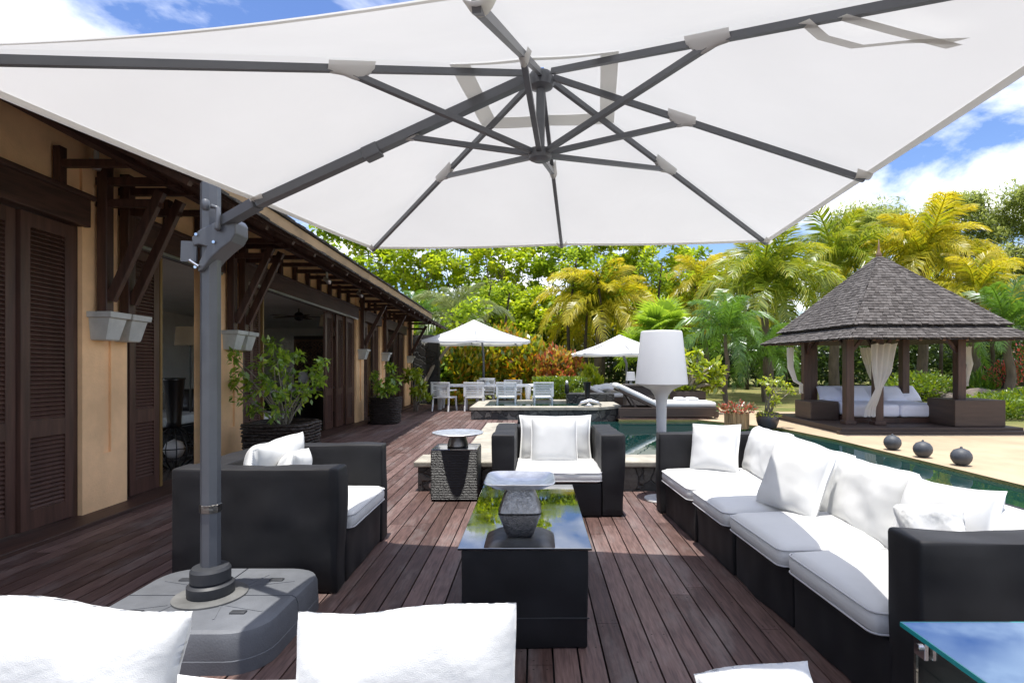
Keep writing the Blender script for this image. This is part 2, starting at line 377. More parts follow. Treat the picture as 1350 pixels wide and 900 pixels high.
M_lawn = mat('lawn', (.10,.135,.022), .95, col2=(.27,.23,.08), vs=.9, bump=.8, bs=60, bdist=.04, detail=8)
M_earth = mat('earth', (.09,.06,.035), .95, var=.4, vs=2, bump=.5, bs=20)
M_white_furn = mat('white painted wood', (.8,.8,.79), .55, var=.06, vs=5)
M_boxbrown = mat('brown timber box', (.06,.038,.028), .6, var=.25, vs=3, stretch=(.6,.6,5), bump=.15, bs=25)
M_plank = mat('pale plank', (.42,.26,.12), .75, var=.35, vs=6, stretch=(5,5,.6), bump=.3, bs=30)
M_glaze = mat('blue grey glaze', (.05,.055,.07), .3, var=.4, vs=6, col2=(.11,.075,.06))
M_sphere = mat('grey ceramic', (.055,.06,.07), .55, var=.25, vs=9, bump=.2, bs=40)
M_bark = mat('bark', (.13,.10,.075), .9, var=.35, vs=6, bump=.6, bs=30, stretch=(1,1,.3), bdist=.03)
M_barkd = mat('dark bark', (.04,.03,.022), .9, var=.35, vs=6, bump=.6, bs=20)
M_stem = mat('grey stem', (.22,.19,.15), .85, var=.25, vs=9)
M_blackgl = mat('black lacquer', (.008,.008,.009), .3)
M_bead = mat('white bed linen', (.80,.81,.90), .9, var=.04, vs=4, bump=.15, bs=30)
M_carve = mat('carved teak', (.10,.05,.025), .6, var=.3, vs=5)
M_shade = mat('beige lampshade', (.40,.32,.22), .9)
M_rock = mat('garden rock', (.16,.13,.11), .9, var=.4, vs=3, bump=.7, bs=8, bdist=.05)
def water_mat():
    m, t, b = node_mat('pool water'); N = t.nodes; L = t.links
    b.inputs['Base Color'].default_value = (.006,.035,.032,1); b.inputs['Roughness'].default_value = .015; b.inputs['IOR'].default_value = 1.6
    tc = N.new('ShaderNodeTexCoord'); nz = N.new('ShaderNodeTexNoise'); nz.inputs['Scale'].default_value = 2.2; nz.inputs['Detail'].default_value = 2
    mp = N.new('ShaderNodeMapping'); mp.inputs['Scale'].default_value = (1, .5, 1); L.new(tc.outputs['Object'], mp.inputs[0]); L.new(mp.outputs[0], nz.inputs['Vector'])
    bp = N.new('ShaderNodeBump'); bp.inputs['Strength'].default_value = .06; bp.inputs['Distance'].default_value = .05; L.new(nz.outputs['Fac'], bp.inputs['Height']); L.new(bp.outputs[0], b.inputs['Normal'])
    return m
M_water = water_mat()
def weave_mat(name, c, sc=55, rough=.45):
    m, t, b = node_mat(name); N = t.nodes; L = t.links
    b.inputs['Roughness'].default_value = rough
    tc = N.new('ShaderNodeTexCoord'); mp = N.new('ShaderNodeMapping'); L.new(tc.outputs['Object'], mp.inputs[0])
    w1 = N.new('ShaderNodeTexWave'); w1.wave_type = 'BANDS'; w1.bands_direction = 'Z'; w1.inputs['Scale'].default_value = sc*.32; w1.inputs['Distortion'].default_value = 2.5; w1.inputs['Detail Scale'].default_value = 2.5
    w2 = N.new('ShaderNodeTexWave'); w2.wave_type = 'BANDS'; w2.bands_direction = 'DIAGONAL'; w2.inputs['Scale'].default_value = sc*.25
    L.new(mp.outputs[0], w1.inputs['Vector']); L.new(mp.outputs[0], w2.inputs['Vector'])
    mu = N.new('ShaderNodeMath'); mu.operation = 'MULTIPLY'; L.new(w1.outputs['Fac'], mu.inputs[0]); L.new(w2.outputs['Fac'], mu.inputs[1])
    mu.inputs[1].default_value = 1
    ad = N.new('ShaderNodeMath'); ad.operation = 'MULTIPLY_ADD'; ad.inputs[1].default_value = .5; L.new(w1.outputs['Fac'], ad.inputs[2]); L.new(mu.outputs[0], ad.inputs[0])
    rp = N.new('ShaderNodeValToRGB'); rp.color_ramp.elements[0].color = (*[x*.25 for x in c],1); rp.color_ramp.elements[1].color = (*c,1); rp.color_ramp.elements[0].position=.2
    L.new(ad.outputs[0], rp.inputs[0]); L.new(rp.outputs[0], b.inputs['Base Color'])
    bp = N.new('ShaderNodeBump'); bp.inputs['Strength'].default_value = .9; bp.inputs['Distance'].default_value = .008; L.new(ad.outputs[0], bp.inputs['Height']); L.new(bp.outputs[0], b.inputs['Normal'])
    return m
M_wicker = weave_mat('black wicker', (.016,.016,.017), 60)
M_basket = weave_mat('brown basket weave', (.05,.033,.025), 40, .6)
M_greywick = weave_mat('grey wicker', (.10,.085,.075), 40, .7)
M_shing = attr_mat('weathered shingle', [(.05,.042,.038),(.085,.074,.068),(.125,.112,.104),(.066,.056,.05)], rough=.9, bump=.5, bs=22, stretch=(1,1,1))
M_shingd = attr_mat('dark shingle', [(.03,.026,.024),(.07,.062,.056),(.11,.10,.092)], rough=.85, bump=.5, bs=40)
M_clear, t_, b_ = node_mat('clear glass')
b_.inputs['Base Color'].default_value = (.8,.95,.93,1); b_.inputs['Transmission Weight'].default_value = 1; b_.inputs['Roughness'].default_value = .02; b_.inputs['IOR'].default_value = 1.2

L_tree = leaf_mat('light tree leaf', [(.15,.23,.02),(.27,.36,.028),(.38,.45,.04),(.46,.46,.05)], .56, .015)
L_tree2 = leaf_mat('mid tree leaf', [(.11,.18,.02),(.20,.29,.028),(.32,.40,.04)], .55, .015)
L_feath = leaf_mat('feathery leaf', [(.14,.19,.05),(.24,.29,.075),(.34,.37,.11)], .5, .015)
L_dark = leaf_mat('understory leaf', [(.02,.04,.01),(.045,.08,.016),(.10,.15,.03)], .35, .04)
L_gold = leaf_mat('golden frond', [(.09,.15,.015),(.22,.26,.022),(.42,.38,.03),(.53,.46,.05)], .48, .03)
L_goldg = leaf_mat('green gold frond', [(.07,.13,.016),(.15,.22,.022),(.30,.33,.03),(.54,.43,.05)], .45, .035)
L_palm = leaf_mat('green palm leaf', [(.06,.14,.02),(.12,.23,.03),(.22,.33,.045)], .45, .05)
L_fan = leaf_mat('fan palm leaf', [(.09,.18,.02),(.20,.32,.035),(.34,.45,.05)], .48, .04)
L_grey = leaf_mat('grey green palm', [(.12,.16,.06),(.20,.24,.09),(.28,.30,.12)], .35, .05)
L_crot = leaf_mat('croton leaf', [(.07,.14,.015),(.16,.23,.02),(.34,.35,.025),(.50,.40,.03),(.50,.20,.03)], .4, .05)
L_red = leaf_mat('red croton leaf', [(.10,.14,.02),(.34,.30,.03),(.50,.22,.05),(.42,.09,.06),(.46,.36,.05)], .35, .06)
L_hedge = leaf_mat('clipped hedge leaf', [(.07,.13,.012),(.14,.22,.018),(.24,.30,.025)], .35)
L_lush = leaf_mat('potted shrub leaf', [(.10,.19,.025),(.20,.32,.035),(.36,.48,.06)], .48, .06)
L_lime = leaf_mat('lime leaf', [(.16,.24,.016),(.28,.36,.025),(.42,.45,.04)], .45, .06)
L_flow = leaf_mat('red flower', [(.10,.14,.05),(.15,.17,.07),(.42,.10,.06),(.50,.10,.05)], .3)
L_pink = leaf_mat('pink flower', [(.05,.10,.02),(.08,.14,.03),(.5,.07,.10),(.55,.12,.06)], .3)

# ---------------------------------------------------------------- foliage helpers
def leaves(P, size, axis=None, aspect=.45, jitter=.4, droop=.3, rnd=None, name='foliage', mat=None, parent=None, fold=.0):
    """numpy leaf cards: P (n,3) centres in world space"""
    n = len(P)
    if n == 0: return None
    a = rng.normal(size=(n,3)) if axis is None else axis + jitter*rng.normal(size=(n,3))
    if axis is None: a[:,2] *= .55
    a[:,2] -= droop; a /= np.linalg.norm(a, axis=1)[:,None]+1e-9
    b = np.cross(a, rng.normal(size=(n,3))*.45 + np.array([0,0,1.])); b /= np.linalg.norm(b, axis=1)[:,None]+1e-9
    s = (size*(.7+.6*rng.random(n)))[:,None]
    V = np.stack([P-a*s*.5, P+b*s*aspect*.5-a*s*.05, P+a*s*.5, P-b*s*aspect*.5-a*s*.05], 1).reshape(-1,3)
    return leafmesh(name, V, 4, rng.random(n) if rnd is None else rnd, mat, parent)
def leafmesh(name, V, k, rnd, mat, parent, local=False):
    n = len(V)//k; me = bpy.data.meshes.new(name)
    if parent is None:
        o0 = np.array([(V[:,0].min()+V[:,0].max())/2, (V[:,1].min()+V[:,1].max())/2, V[:,2].min()])
    else: o0 = np.array(org_of(parent))
    if local: o0 = np.zeros(3)
    me.vertices.add(len(V)); me.vertices.foreach_set('co', (V-o0).astype(np.float32).ravel())
    me.loops.add(n*k); me.loops.foreach_set('vertex_index', np.arange(n*k, dtype=np.int32))
    me.polygons.add(n); me.polygons.foreach_set('loop_start', np.arange(0, n*k, k, dtype=np.int32))
    at_ = me.attributes.new('rnd', 'FLOAT', 'FACE'); at_.data.foreach_set('value', np.clip(rnd,0,1).astype(np.float32))
    me.update(calc_edges=True); me.materials.append(mat)
    o = bpy.data.objects.new(name, me); COL.objects.link(o)
    if parent is None: o.location = o0
    else: o.parent = parent; KIDS.setdefault(parent, []).append(o)
    ORG[o] = Vector(o0); return o
def clumps(centres, radii, per, flat=.8):
    C = np.repeat(np.array(centres), per, 0); r = np.repeat(np.array(radii), per)[:,None]
    d = rng.normal(size=C.shape); d /= np.linalg.norm(d,axis=1)[:,None]
    d = d * (rng.random(len(C))**.45)[:,None] * r; d[:,2] *= flat
    return C + d
def frond_mesh(name, length, mat, droop=1.0, leaflet=.68, n=64, width=.036, seed=0, gold=0.0, curl=.62):
    """pinnate palm frond in local coords: starts at origin, arches along +X"""
    rg = np.random.default_rng(seed); V = []; rn = []
    prev = None; pts = []
    for i in range(15):
        t = i/14; pts.append(np.array([length*(t - .22*droop*t**3), .06*length*math.sin(seed+2*t)*t, length*(.42*t - .62*droop*t**2.2)]))
    def P(t):
        k = min(13, int(t*14)); f = t*14-k; return pts[k]*(1-f)+pts[k+1]*f
    for i in range(14):   # rachis ribbon, two crossed quads
        a, b = pts[i], pts[i+1]; r0 = .03*(1-i/15)+.006; r1 = .03*(1-(i+1)/15)+.006
        for e in (np.array([0,1.,0]), np.array([0,0,1.])):
            V += [a-e*r0, b-e*r1, b+e*r1, a+e*r0]; rn.append(.55)
    for i in range(n):
        t = .12+.88*i/(n-1); p = P(t); d = P(min(1,t+.03))-P(max(0,t-.03)); d /= np.linalg.norm(d)
        L = leaflet*(math.sin(math.pi*min(1,(t*.86+.12)))**.7+.12)
        for sgn in (-1, 1):
            side = np.array([0, sgn, 0.]) ; dirv = side*.75 + d*(.5+.4*t) + np.array([0,0,.22]) + .14*rg.normal(size=3)
            dirv /= np.linalg.norm(dirv); w_ = width*(.7+.6*rg.random()); wv = d*w_
            q0 = p; q1 = p + dirv*L*.45; dr2 = dirv + np.array([0,0,-curl-.9*rg.random()*curl-.4]); dr2 /= np.linalg.norm(dr2); q2 = q1 + dr2*L*.55
            c = np.clip(.05+.75*t*gold+.4*rg.random(), 0, 1)
            V += [q0-wv*.4, q1-wv*.6, q1+wv*.6, q0+wv*.4]; rn.append(c)
            V += [q1-wv*.6, q2, q2+wv*.05, q1+wv*.6]; rn.append(min(1, c+.12))
    V = np.array(V); me_o = leafmesh(name, V, 4, np.array(rn), mat, None, local=True); me = me_o.data
    COL.objects.unlink(me_o); bpy.data.objects.remove(me_o); return me
FR = {}
for kind, (mt, gd) in {'gold':(L_gold,.8), 'goldg':(L_goldg,.5), 'green':(L_palm,.2), 'grey':(L_grey,.2)}.items():
    FR[kind] = [frond_mesh('frond', 2.6, mt, droop=d, seed=i+1, gold=gd) for i, d in enumerate((.75, 1.05, 1.35))]
def link_child(name, me, parent, M):
    o = bpy.data.objects.new(name, me); COL.objects.link(o); o.parent = parent; o.matrix_local = M
    KIDS.setdefault(parent, []).append(o); return o
def palm(x, y, z0, zc, kind, R0, label, n=22, lean=(0,0), trunk_r=.13, group='coconut palms in the garden', coconuts=True, seed=1):
    rd = random.Random(seed)
    t = empty('coconut_palm', (x-lean[0], y-lean[1], z0), label, 'palm tree', group)
    top = Vector((x, y, zc)); b = Vector((x-lean[0], y-lean[1], z0-.1))
    pts = [b.lerp(top, k/8) + Vector((.05*math.sin(k*1.1+seed), .03*math.cos(k), 0))*math.sin(k/8*math.pi) for k in range(9)]
    MB().tube(pts, [trunk_r*(1.45-.6*k/8) for k in range(9)], 10).build('trunk', M_bark, t, True)
    for i in range(n):
        az = i*2.39996+rd.random()*.4; f = (i+.5)/n
        pit = R(68-92*f+rd.uniform(-8,8)); sc = R0/2.6*(.82+.3*rd.random())*(1-.15*(f<.2))
        me = FR[kind][0 if f < .3 else (1 if f < .65 else 2)] if rd.random() < .8 else FR[kind][rd.randrange(3)]
        M = Matrix.Translation(top - ORG[t]) @ Matrix.Rotation(az,4,'Z') @ Matrix.Rotation(-pit,4,'Y') @ Matrix.Rotation(rd.uniform(-.5,.5),4,'X') @ Matrix.Diagonal((sc,sc,sc,1))
        link_child('frond', me, t, M)
    if coconuts:
        m = MB()
        for k in range(9):
            c = top + Vector((rd.uniform(-.22,.22), rd.uniform(-.25,.1), rd.uniform(-.35,-.1)))
            m.lathe([(.02,-.11),(.075,-.07),(.095,0),(.07,.08),(.02,.11)], c, 10)
        m.build('coconut_bunch', MATS['coconut'], t, True)
    return t
mat('coconut', (.28,.20,.04), .5, var=.3, vs=8)
def tree(name, x, y, z0, h, rx, zc0, nclump, per, lsize, lm, label, cat='tree', group=None, stems=3, bark=None, cr=.7, aspect=.5, top=.75, seed=0, flat=.75):
    rd = random.Random(seed+int(x*13)); t = empty(name, (x, y, z0), label, cat, group)
    C = []; Rr = []
    for k in range(nclump):
        u = rd.random(); z = zc0 + (h-zc0)*u; prof = math.sin(math.pi*min(1, .12+.8*u))**.6
        rr = rx*prof*math.sqrt(rd.random()); az = rd.uniform(0, 6.283)
        C.append((x+rr*math.cos(az), y+rr*.8*math.sin(az), z0+z)); Rr.append(cr*rd.uniform(.6,1.25))
    m = MB()
    for s in range(stems):
        az = 6.283*s/stems+rd.random(); bx = rd.uniform(-.15,.15)*stems*.4
        e = Vector((x+math.cos(az)*rx*.35, y+math.sin(az)*rx*.3, z0+h*rd.uniform(.75,.95)))
        b = Vector((x+bx, y+rd.uniform(-.2,.2), z0-.1)); mid = b.lerp(e,.5)+Vector((rd.uniform(-.3,.3), rd.uniform(-.2,.2), 0))
        r0 = .02*h/math.sqrt(stems)*.75
        pts = [b, b.lerp(mid,.5)+Vector((rd.uniform(-.1,.1),0,0)), mid, mid.lerp(e,.5)+Vector((rd.uniform(-.2,.2),0,0)), e]
        m.tube(pts, [r0, r0*.85, r0*.65, r0*.45, r0*.15], 7)
        for c in rd.sample(C, min(len(C), 9)):
            c = Vector(c); u = rd.uniform(.35,.8); k = u*4; i = int(k); p0 = pts[i].lerp(pts[i+1], k-i)
            if c.z > p0.z-.3: m.tube([p0, p0.lerp(c,.5)+Vector((0,0,.12)), c], [r0*.3, r0*.2, r0*.07], 5)
    m.build('trunk', bark or M_bark, t, True)
    P = clumps(C, Rr, per, flat); shade = np.clip(rng.random(len(P))*.75 + np.repeat(rng.random(len(C)), per)*.25, 0, 1)
    leaves(P, lsize, aspect=aspect, rnd=shade, name='crown', mat=lm, parent=t)
    return t
def bush(name, x, y, z0, rx, ry, h, n, lsize, lm, label, cat='shrub', group=None, aspect=.4, up=.5, seed=0, rndf=None, stem=True, boxy=False):
    t = empty(name, (x, y, z0), label, cat, group)
    if boxy: P = np.stack([x+rx*(2*rng.random(n)-1), y+ry*(2*rng.random(n)-1), z0+h*(.02+.98*rng.random(n)**.6)],1)
    else:
        d = rng.normal(size=(n,3)); d /= np.linalg.norm(d,axis=1)[:,None]; rr = rng.random(n)**.3
        bump_ = 1+.18*np.sin(d[:,0]*7+seed)*np.cos(d[:,1]*6+d[:,2]*5)
        P = np.stack([x+rx*d[:,0]*rr*bump_, y+ry*d[:,1]*rr*bump_, z0+h*.5+h*.5*d[:,2]*rr*bump_],1)
    P[:,2] = np.maximum(P[:,2], z0+.03)
    ax = P-np.array([x,y,z0+h*.3]); ax /= np.linalg.norm(ax,axis=1)[:,None]+1e-6; ax[:,2] += up
    leaves(P, lsize, axis=ax, jitter=.55, droop=0, aspect=aspect, rnd=None if rndf is None else rndf(P), name='foliage', mat=lm, parent=t)
    if stem:
        m = MB(); rd = random.Random(seed)
        for k in range(5):
            e = Vector((x+rx*.6*math.cos(k*1.3), y+ry*.6*math.sin(k*1.3), z0+h*.75)); m.tube([(x+.05*k-.1, y, z0-.05), (x+.3*(e.x-x), y, z0+h*.4), e], [.035,.025,.008], 6)
        m.build('stems', M_barkd, t, True)
    return t

# ================================================================ SETTING
ZG = .28
g = MB(); g.box((-300,-60,-1.4),(300,400,-.2)); tag(g.build('ground', M_earth), kind='structure')
# garden terrain: raised lawn round the pool
BANK = [(3.94,13.4),(4.5,12.63),(5.2,11.63),(5.43,10.0),(5.53,6.25),(5.62,-3)]
POOL = [(-.35,6.47),(-.35,13.4)]+BANK+[(2.75,-3),(2.75,6.47)]
WZ = -.04
g = MB()
g.prism(BANK[::-1]+[(2.03,13.4),(2.3,14.5),(3.0,18.4),(3.0,160),(200,160),(200,-3)], -.6, 0)
g.prism([(-80,18.4),(-80,160),(3.0,160),(3.0,18.4)], -.6, -.004)
tag(g.build('lawn', M_lawn), kind='structure')
g = MB()
edge = [(x,y) for x,y in BANK[::-1]]+[(2.04,13.4),(2.04,16.5),(4.0,18.2),(5.2,18.4),(5.7,16.6),(6.7,15.6),(8.2,15.3),(9.2,14.5),(9.5,12.8),(10.4,11.6),(12,10.9),(17.5,10.2),(17.5,-3)]
g.add([(x,y,.006) for x,y in edge], [tuple(range(len(edge)))[::-1]])
tag(g.build('sand_path', M_sand), kind='structure')
g = MB(); g.add([(x,y,WZ) for x,y in POOL], [tuple(range(len(POOL)))[::-1]]); tag(g.build('pool_water', M_water), kind='structure')
# deck: real boards with gaps
d = MB(); d.a = []
rd = random.Random(3); x = -4.04; bw = .112
while x < 2.72:
    legs_ = ((-1.6-rd.random()*2, 18.35),) if x < -.97 else ((-1.6-rd.random()*2, 6.0),(9.86,13.38)) if x < -.47 else ((-1.6-rd.random()*2, 6.0),)
    for y, yend in legs_:
        while y < yend:
            ln = rd.choice((2.1, 2.7, 3.2, 3.8)); y1 = min(yend, y+ln); dz = rd.uniform(-.0012,.0012)
            d.box((x, y, -.028), (x+bw, y1-.004, dz)); d.a += [rd.random()]*6; y = y1
    x += bw+.0095
sc_ = MB()
for (q) in range(0, len(d.v), 8):
    xa, yy0, _ = d.v[q]; xb, yy1, zt = d.v[q+6]
    if yy0 > 7: continue
    for yy in (yy0+.035, yy1-.035, (yy0+yy1)/2):
        for xx in (xa+.025, xb-.025): sc_.add([(xx-.004,yy-.004,zt+.0006),(xx+.004,yy-.004,zt+.0006),(xx+.004,yy+.004,zt+.0006),(xx-.004,yy+.004,zt+.0006)],[(0,1,2,3)])
M_deck.node_tree.nodes['Principled BSDF'].inputs['Specular IOR Level'].default_value = .3
tag(d.build('deck', M_deck), kind='structure'); tag(sc_.build('deck_screws', M_barkd), 'tiny dark screw heads in the deck boards', 'screws', kind='stuff')
g = MB(); g.box((-4.05,-2,-.19),(2.73,6.05,-.035)); g.box((-4.05,6.051,-.19),(-.97,18.36,-.035)); g.box((-.969,9.86,-.19),(-.47,13.4,-.035)); tag(g.build('deck_underlay', MATS['dark plastic']), kind='structure')

# pool rim and spa
t = empty('pool_rim', (-.6, 6.2, 0), 'low pale stone coping on black rubble running round the near end of the pool', 'pool edge')
m = MB(); 
m.box((-1.31,5.98,.262),(2.75,6.47,.322)); m.box((-.85,6.474,.262),(-.35,9.85,.322)); m.build('coping', M_coping, t, bevel=.012)
m = MB(); m.box((-1.27,6.02,-.2),(2.70,6.44,.261)); m.box((-.81,6.442,-.2),(-.39,9.82,.261)); m.build('rubble_wall', M_stone, t)
m = MB(); m.box((2.735,-3,-.3),(2.80,5.97,.012)); m.build('side_wall', M_stone, t)
m = MB(); m.tube([gp(571,638,.09)+Vector((0,.02,0)), gp(571,638,.09)+Vector((0,-.06,0))], .035, 12); m.build('wall_light', M_alu, t)
t = empty('spa_tub', (0, 14.5, 0), 'raised stone spa tub with pale coping at the far end of the pool', 'spa')
SP = [(-1.58,13.41),(1.52,13.41),(2.18,13.95),(2.18,16.2),(-1.58,16.2)]
m = MB(); m.prism([(x*.98, 14.8+(y-14.8)*.97) for x,y in SP], -.3, .235); m.build('stone_wall', M_stone, t)
inner = [(x*.8, 14.8+(y-14.8)*.66) for x,y in SP]
m = MB(); n = len(SP)
m.add([(x,y,.30) for x,y in SP]+[(x,y,.30) for x,y in inner]+[(x,y,.236) for x,y in SP]+[(x,y,.236) for x,y in inner],
      [(i,(i+1)%n,n+(i+1)%n,n+i) for i in range(n)]+[(2*n+i,2*n+(i+1)%n,(i+1)%n,i) for i in range(n)]+[(n+i,n+(i+1)%n,3*n+(i+1)%n,3*n+i) for i in range(n)])
m.build('coping', M_coping, t)
m = MB(); m.add([(x,y,.25) for x,y in inner], [tuple(range(n))]); m.build('spa_water', M_water, t)
m = MB(); m.box((.9,15.3,.24),(2.2,16.0,.52)); m.build('raised_block', M_stoned, t, bevel=.01)
o = tag(MB().lathe([(.05,0),(.065,.01),(.058,.1),(.062,.3),(.085,.56),(.105,.6),(.09,.6),(.05,.35)], (at(774,524,13.8).x,13.75,.301), 24).build('floor_vase', M_blackgl, None, True, autosm=40), 'tall flared black vase standing on the spa coping', 'vase')
m = MB(); c = at(777,531,13.7); m.tube([(c.x-.28,13.62,.31),(c.x-.2,13.62,.4),(c.x,13.62,.45),(c.x+.2,13.62,.4),(c.x+.28,13.62,.31)], [.02,.04,.05,.04,.02], 8)
m.tube([(c.x-.12,13.6,.305),(c.x-.02,13.6,.345),(c.x+.08,13.6,.305)], [.03,.05,.03], 8)
tag(m.build('arched_ornament', M_silver, None, True), 'silver curved ornament lying on the spa coping beside the black vase', 'ornament')
c = at(748,525,15.2); m = MB(); m.lathe([(.05,0),(.06,.02),(.06,.22),(.05,.25)], (c.x,15.45,.521), 16)
b_o = m.build('lantern', M_blackgl, None, True, autosm=40); tag(b_o, 'small dark lantern with clear top on the raised block of the spa', 'lantern')
mm = MB(); mm.lathe([(.04,.25),(.045,.3),(.03,.36)], (c.x,15.45,.521), 16); mm.build('glass_top', M_silver, b_o, True)

# ================================================================ VILLA
WX = -4.05
def vw(p): return (p[0], p[1], p[2]*(1-.0115*(p[1]-5)))
villa = empty('villa', (-4.3, 10, 0), 'long ochre villa with dark timber eaves and louvred shutters along the deck', 'house')
def vb(m, name, mt, parent=None, **k): return m.build(name, mt, parent or villa, warp=vw, **k)
COLS = [(1.6,2.2),(4.93,5.47),(7.10,7.64),(12.5,13.05),(14.4,14.92),(17.2,17.9)]
OPEN = [(2.2,4.93),(5.47,7.10),(7.64,12.5),(13.05,14.4),(14.92,17.2)]
for (a,b) in COLS:
    m = MB(); m.box((WX-.32,a,-.05),(WX,b,3.47)); gm = (a+b)/2+.02
    m.box((WX,a,.02),(WX+.022,b,.55)); m.box((WX,a,.551),(WX+.022,gm-.045,3.2)); m.box((WX,gm+.045,.551),(WX+.022,b,3.2))
    vb(m, 'column', M_tan)
for (a,b) in OPEN:
    vb(MB().box((WX-.3,a+.001,2.83),(WX-.002,b-.001,3.46)), 'wall', M_tan)
    m = MB(); m.box((WX-.12,a-.04,2.60),(WX+.07,b+.04,2.86)); m.box((WX+.0705,a-.06,2.84),(WX+.11,b+.06,2.885)); vb(m, 'header_beam', M_darkh, bevel=.008)
    m = MB(); m.box((WX-.2,a+.001,-.02),(WX-.02,a+.07,2.598)); m.box((WX-.2,b-.07,-.02),(WX-.02,b-.001,2.598)); vb(m, 'door_jamb', M_dark)
for (a,b) in (OPEN[1], OPEN[2]): vb(MB().box((WX+.02,a+.05,2.565),(WX+.085,b-.05,2.597)), 'curtain_track', M_alu)
vb(MB().box((WX-.2,1.2,-.03),(WX+.28,18.2,.035)), 'threshold', M_darkh, bevel=.006)
# interior shell
vb(MB().box((-9.2,1,-.06),(WX-.2,18.6,.02)), 'interior_floor', M_floorin)
vb(MB().box((-9.2,1,2.95),(WX-.32,18.6,3.0)), 'ceiling', M_white)
m = MB(); m.box((-9.3,8.5,0),(-9.2,18.6,3.1)); m.box((-9.3,1,0),(-9.2,8.5,.35)); m.box((-9.3,1,2.7),(-9.2,8.5,3.1)); m.box((-9.3,1,.35),(-9.2,1.6,2.7)); m.box((-9.3,4.7,.35),(-9.2,5.2,2.7)); m.box((-9.2,18.2,0),(WX-.02,18.4,3.4)); m.box((-9.2,.9,0),(WX-.02,1.0,3.4)); vb(m, 'interior_wall', M_white)  # openings in the unseen back wall, added to let daylight into the rooms
vb(MB().box((WX-.3,17.92,-.02),(WX-.02,18.6,3.4)), 'end_wall', M_tan)
vb(MB().box((-7.4,17.0,0),(-5.0,17.08,2.55)), 'partition', mat('dark partition', (.03,.025,.022), .7, var=.2))
def shutter(a, b, X, mid=.62, yaw=0, openl=True):
    m = MB(); st = min(.085, (b-a)*.2); Xa, Xb = X-.02, X+.022
    m.box((Xa,a,.05),(Xb,a+st,2.585)); m.box((Xa,b-st,.05),(Xb,b,2.585))
    for z0, z1 in ((.05,.20),(.78,.92),(2.47,2.585)): m.box((Xa+.001,a+st,z0),(Xb-.001,b-st,z1))
    o = vb(m, 'shutter', M_shut)
    for z0, z1 in ((.20,.78),(.92,2.47)):
        l = MB(); z = z0+.02
        while z < z1-.01:
            l.add([(X-.016,a+st,z+.022),(X+.018,a+st,z-.016),(X+.018,b-st,z-.016),(X-.016,b-st,z+.022),
                   (X-.016,a+st,z+.030),(X+.018,a+st,z-.008),(X+.018,b-st,z-.008),(X-.016,b-st,z+.030)],
                  [(0,1,2,3),(7,6,5,4),(1,5,6,2),(0,3,7,4)]); z += .036
        l.build('louvre_panel', M_shut, o, warp=vw)
    return o
for a, b, X in ((3.25,3.78,-4.13),(3.8,4.355,-4.105),(4.37,4.87,-4.08),(5.56,6.0,-4.09),(7.72,7.99,-4.10),(8.0,8.27,-4.12),(11.95,12.42,-4.09),(11.5,11.93,-4.14),(11.05,11.48,-4.2),
                (13.15,13.5,-4.1),(13.98,14.33,-4.1),(15.0,15.4,-4.1),(16.2,16.62,-4.15),(16.66,17.1,-4.1)): shutter(a,b,X)
def gold_edge(y): vb(MB().box((WX-.09,y,.05),(WX-.02,y+.035,2.56)), 'door_edge', mat('varnished edge', (.2,.12,.04), .4) if 'varnished edge' not in MATS else MATS['varnished edge'])
gold_edge(6.02); gold_edge(8.29)
vb(MB().box((WX-.09,5.9,.06),(WX-.075,5.91,.07)), 'glass_clip', M_alu)
# roof: eave, shingles, rafters, brackets
def eX(y): return -2.52-.026*(y-4.6)
def eZ(y): return (2.745-.0205*(y-4.6))
m = MB()
Y0, Y1 = 2.6, 17.9
def roofpt(y, s, off=0):   # s 0 at eave edge .. 1 at ridge; world z without warp
    e = Vector((eX(y), y, eZ(y))); r_ = Vector((-7.5, y, 5.2-.045*(y-5)))
    return e.lerp(r_, s)+Vector((0,0,off))
SR = .52
m.add([roofpt(Y0,0),roofpt(Y1,0),roofpt(Y1,SR),roofpt(Y0,SR),roofpt(Y0,0,-.035),roofpt(Y1,0,-.035),roofpt(Y1,SR,-.035),roofpt(Y0,SR,-.035)],
      [(0,1,2,3),(7,6,5,4),(0,4,5,1),(1,5,6,2),(2,6,7,3),(3,7,4,0)])
ra, rb = roofpt(Y0,SR), roofpt(Y1,SR); m.add([ra,rb,(-9.8,Y1,3.05),(-9.8,Y0,3.05)], [(0,1,2,3)])
roof = m.build('roof', M_darkh, villa)
m = MB(); m.a = []; rd = random.Random(5)
def shingle(m, p0, p1, q1, q0, n, th, rnd, droop=0):
    """p0,p1 lower edge, q0,q1 upper edge"""
    p0, p1, q0, q1 = map(Vector, (p0,p1,q0,q1)); n = Vector(n); a = [p0+n*.002, p1+n*.002, q1+n*.001, q0+n*.001, p0+n*th, p1+n*th, q1+n*.004, q0+n*.004]
    m.add(a, [(4,5,6,7),(0,1,5,4),(1,2,6,5),(3,0,4,7),(0,3,2,1)]); m.a += [rnd]*5
for row in range(7):
    y = Y0+rd.random()*.1
    while y < Y1:
        wd = rd.uniform(.07,.15); s0 = -.012+row*.045+rd.uniform(-.006,.004); s1 = s0+.06
        shingle(m, roofpt(y,s0), roofpt(min(Y1,y+wd-.006),s0), roofpt(min(Y1,y+wd-.006),s1), roofpt(y,s1), (.36,0,.93), rd.uniform(.012,.028), rd.random()); y += wd
m.build('shingles', M_shingd, roof)
m = MB()
def up(y, dx, dz): return (eX(y)+dx, y, eZ(y)+dz)
ya, yb = 3.5, 15.2
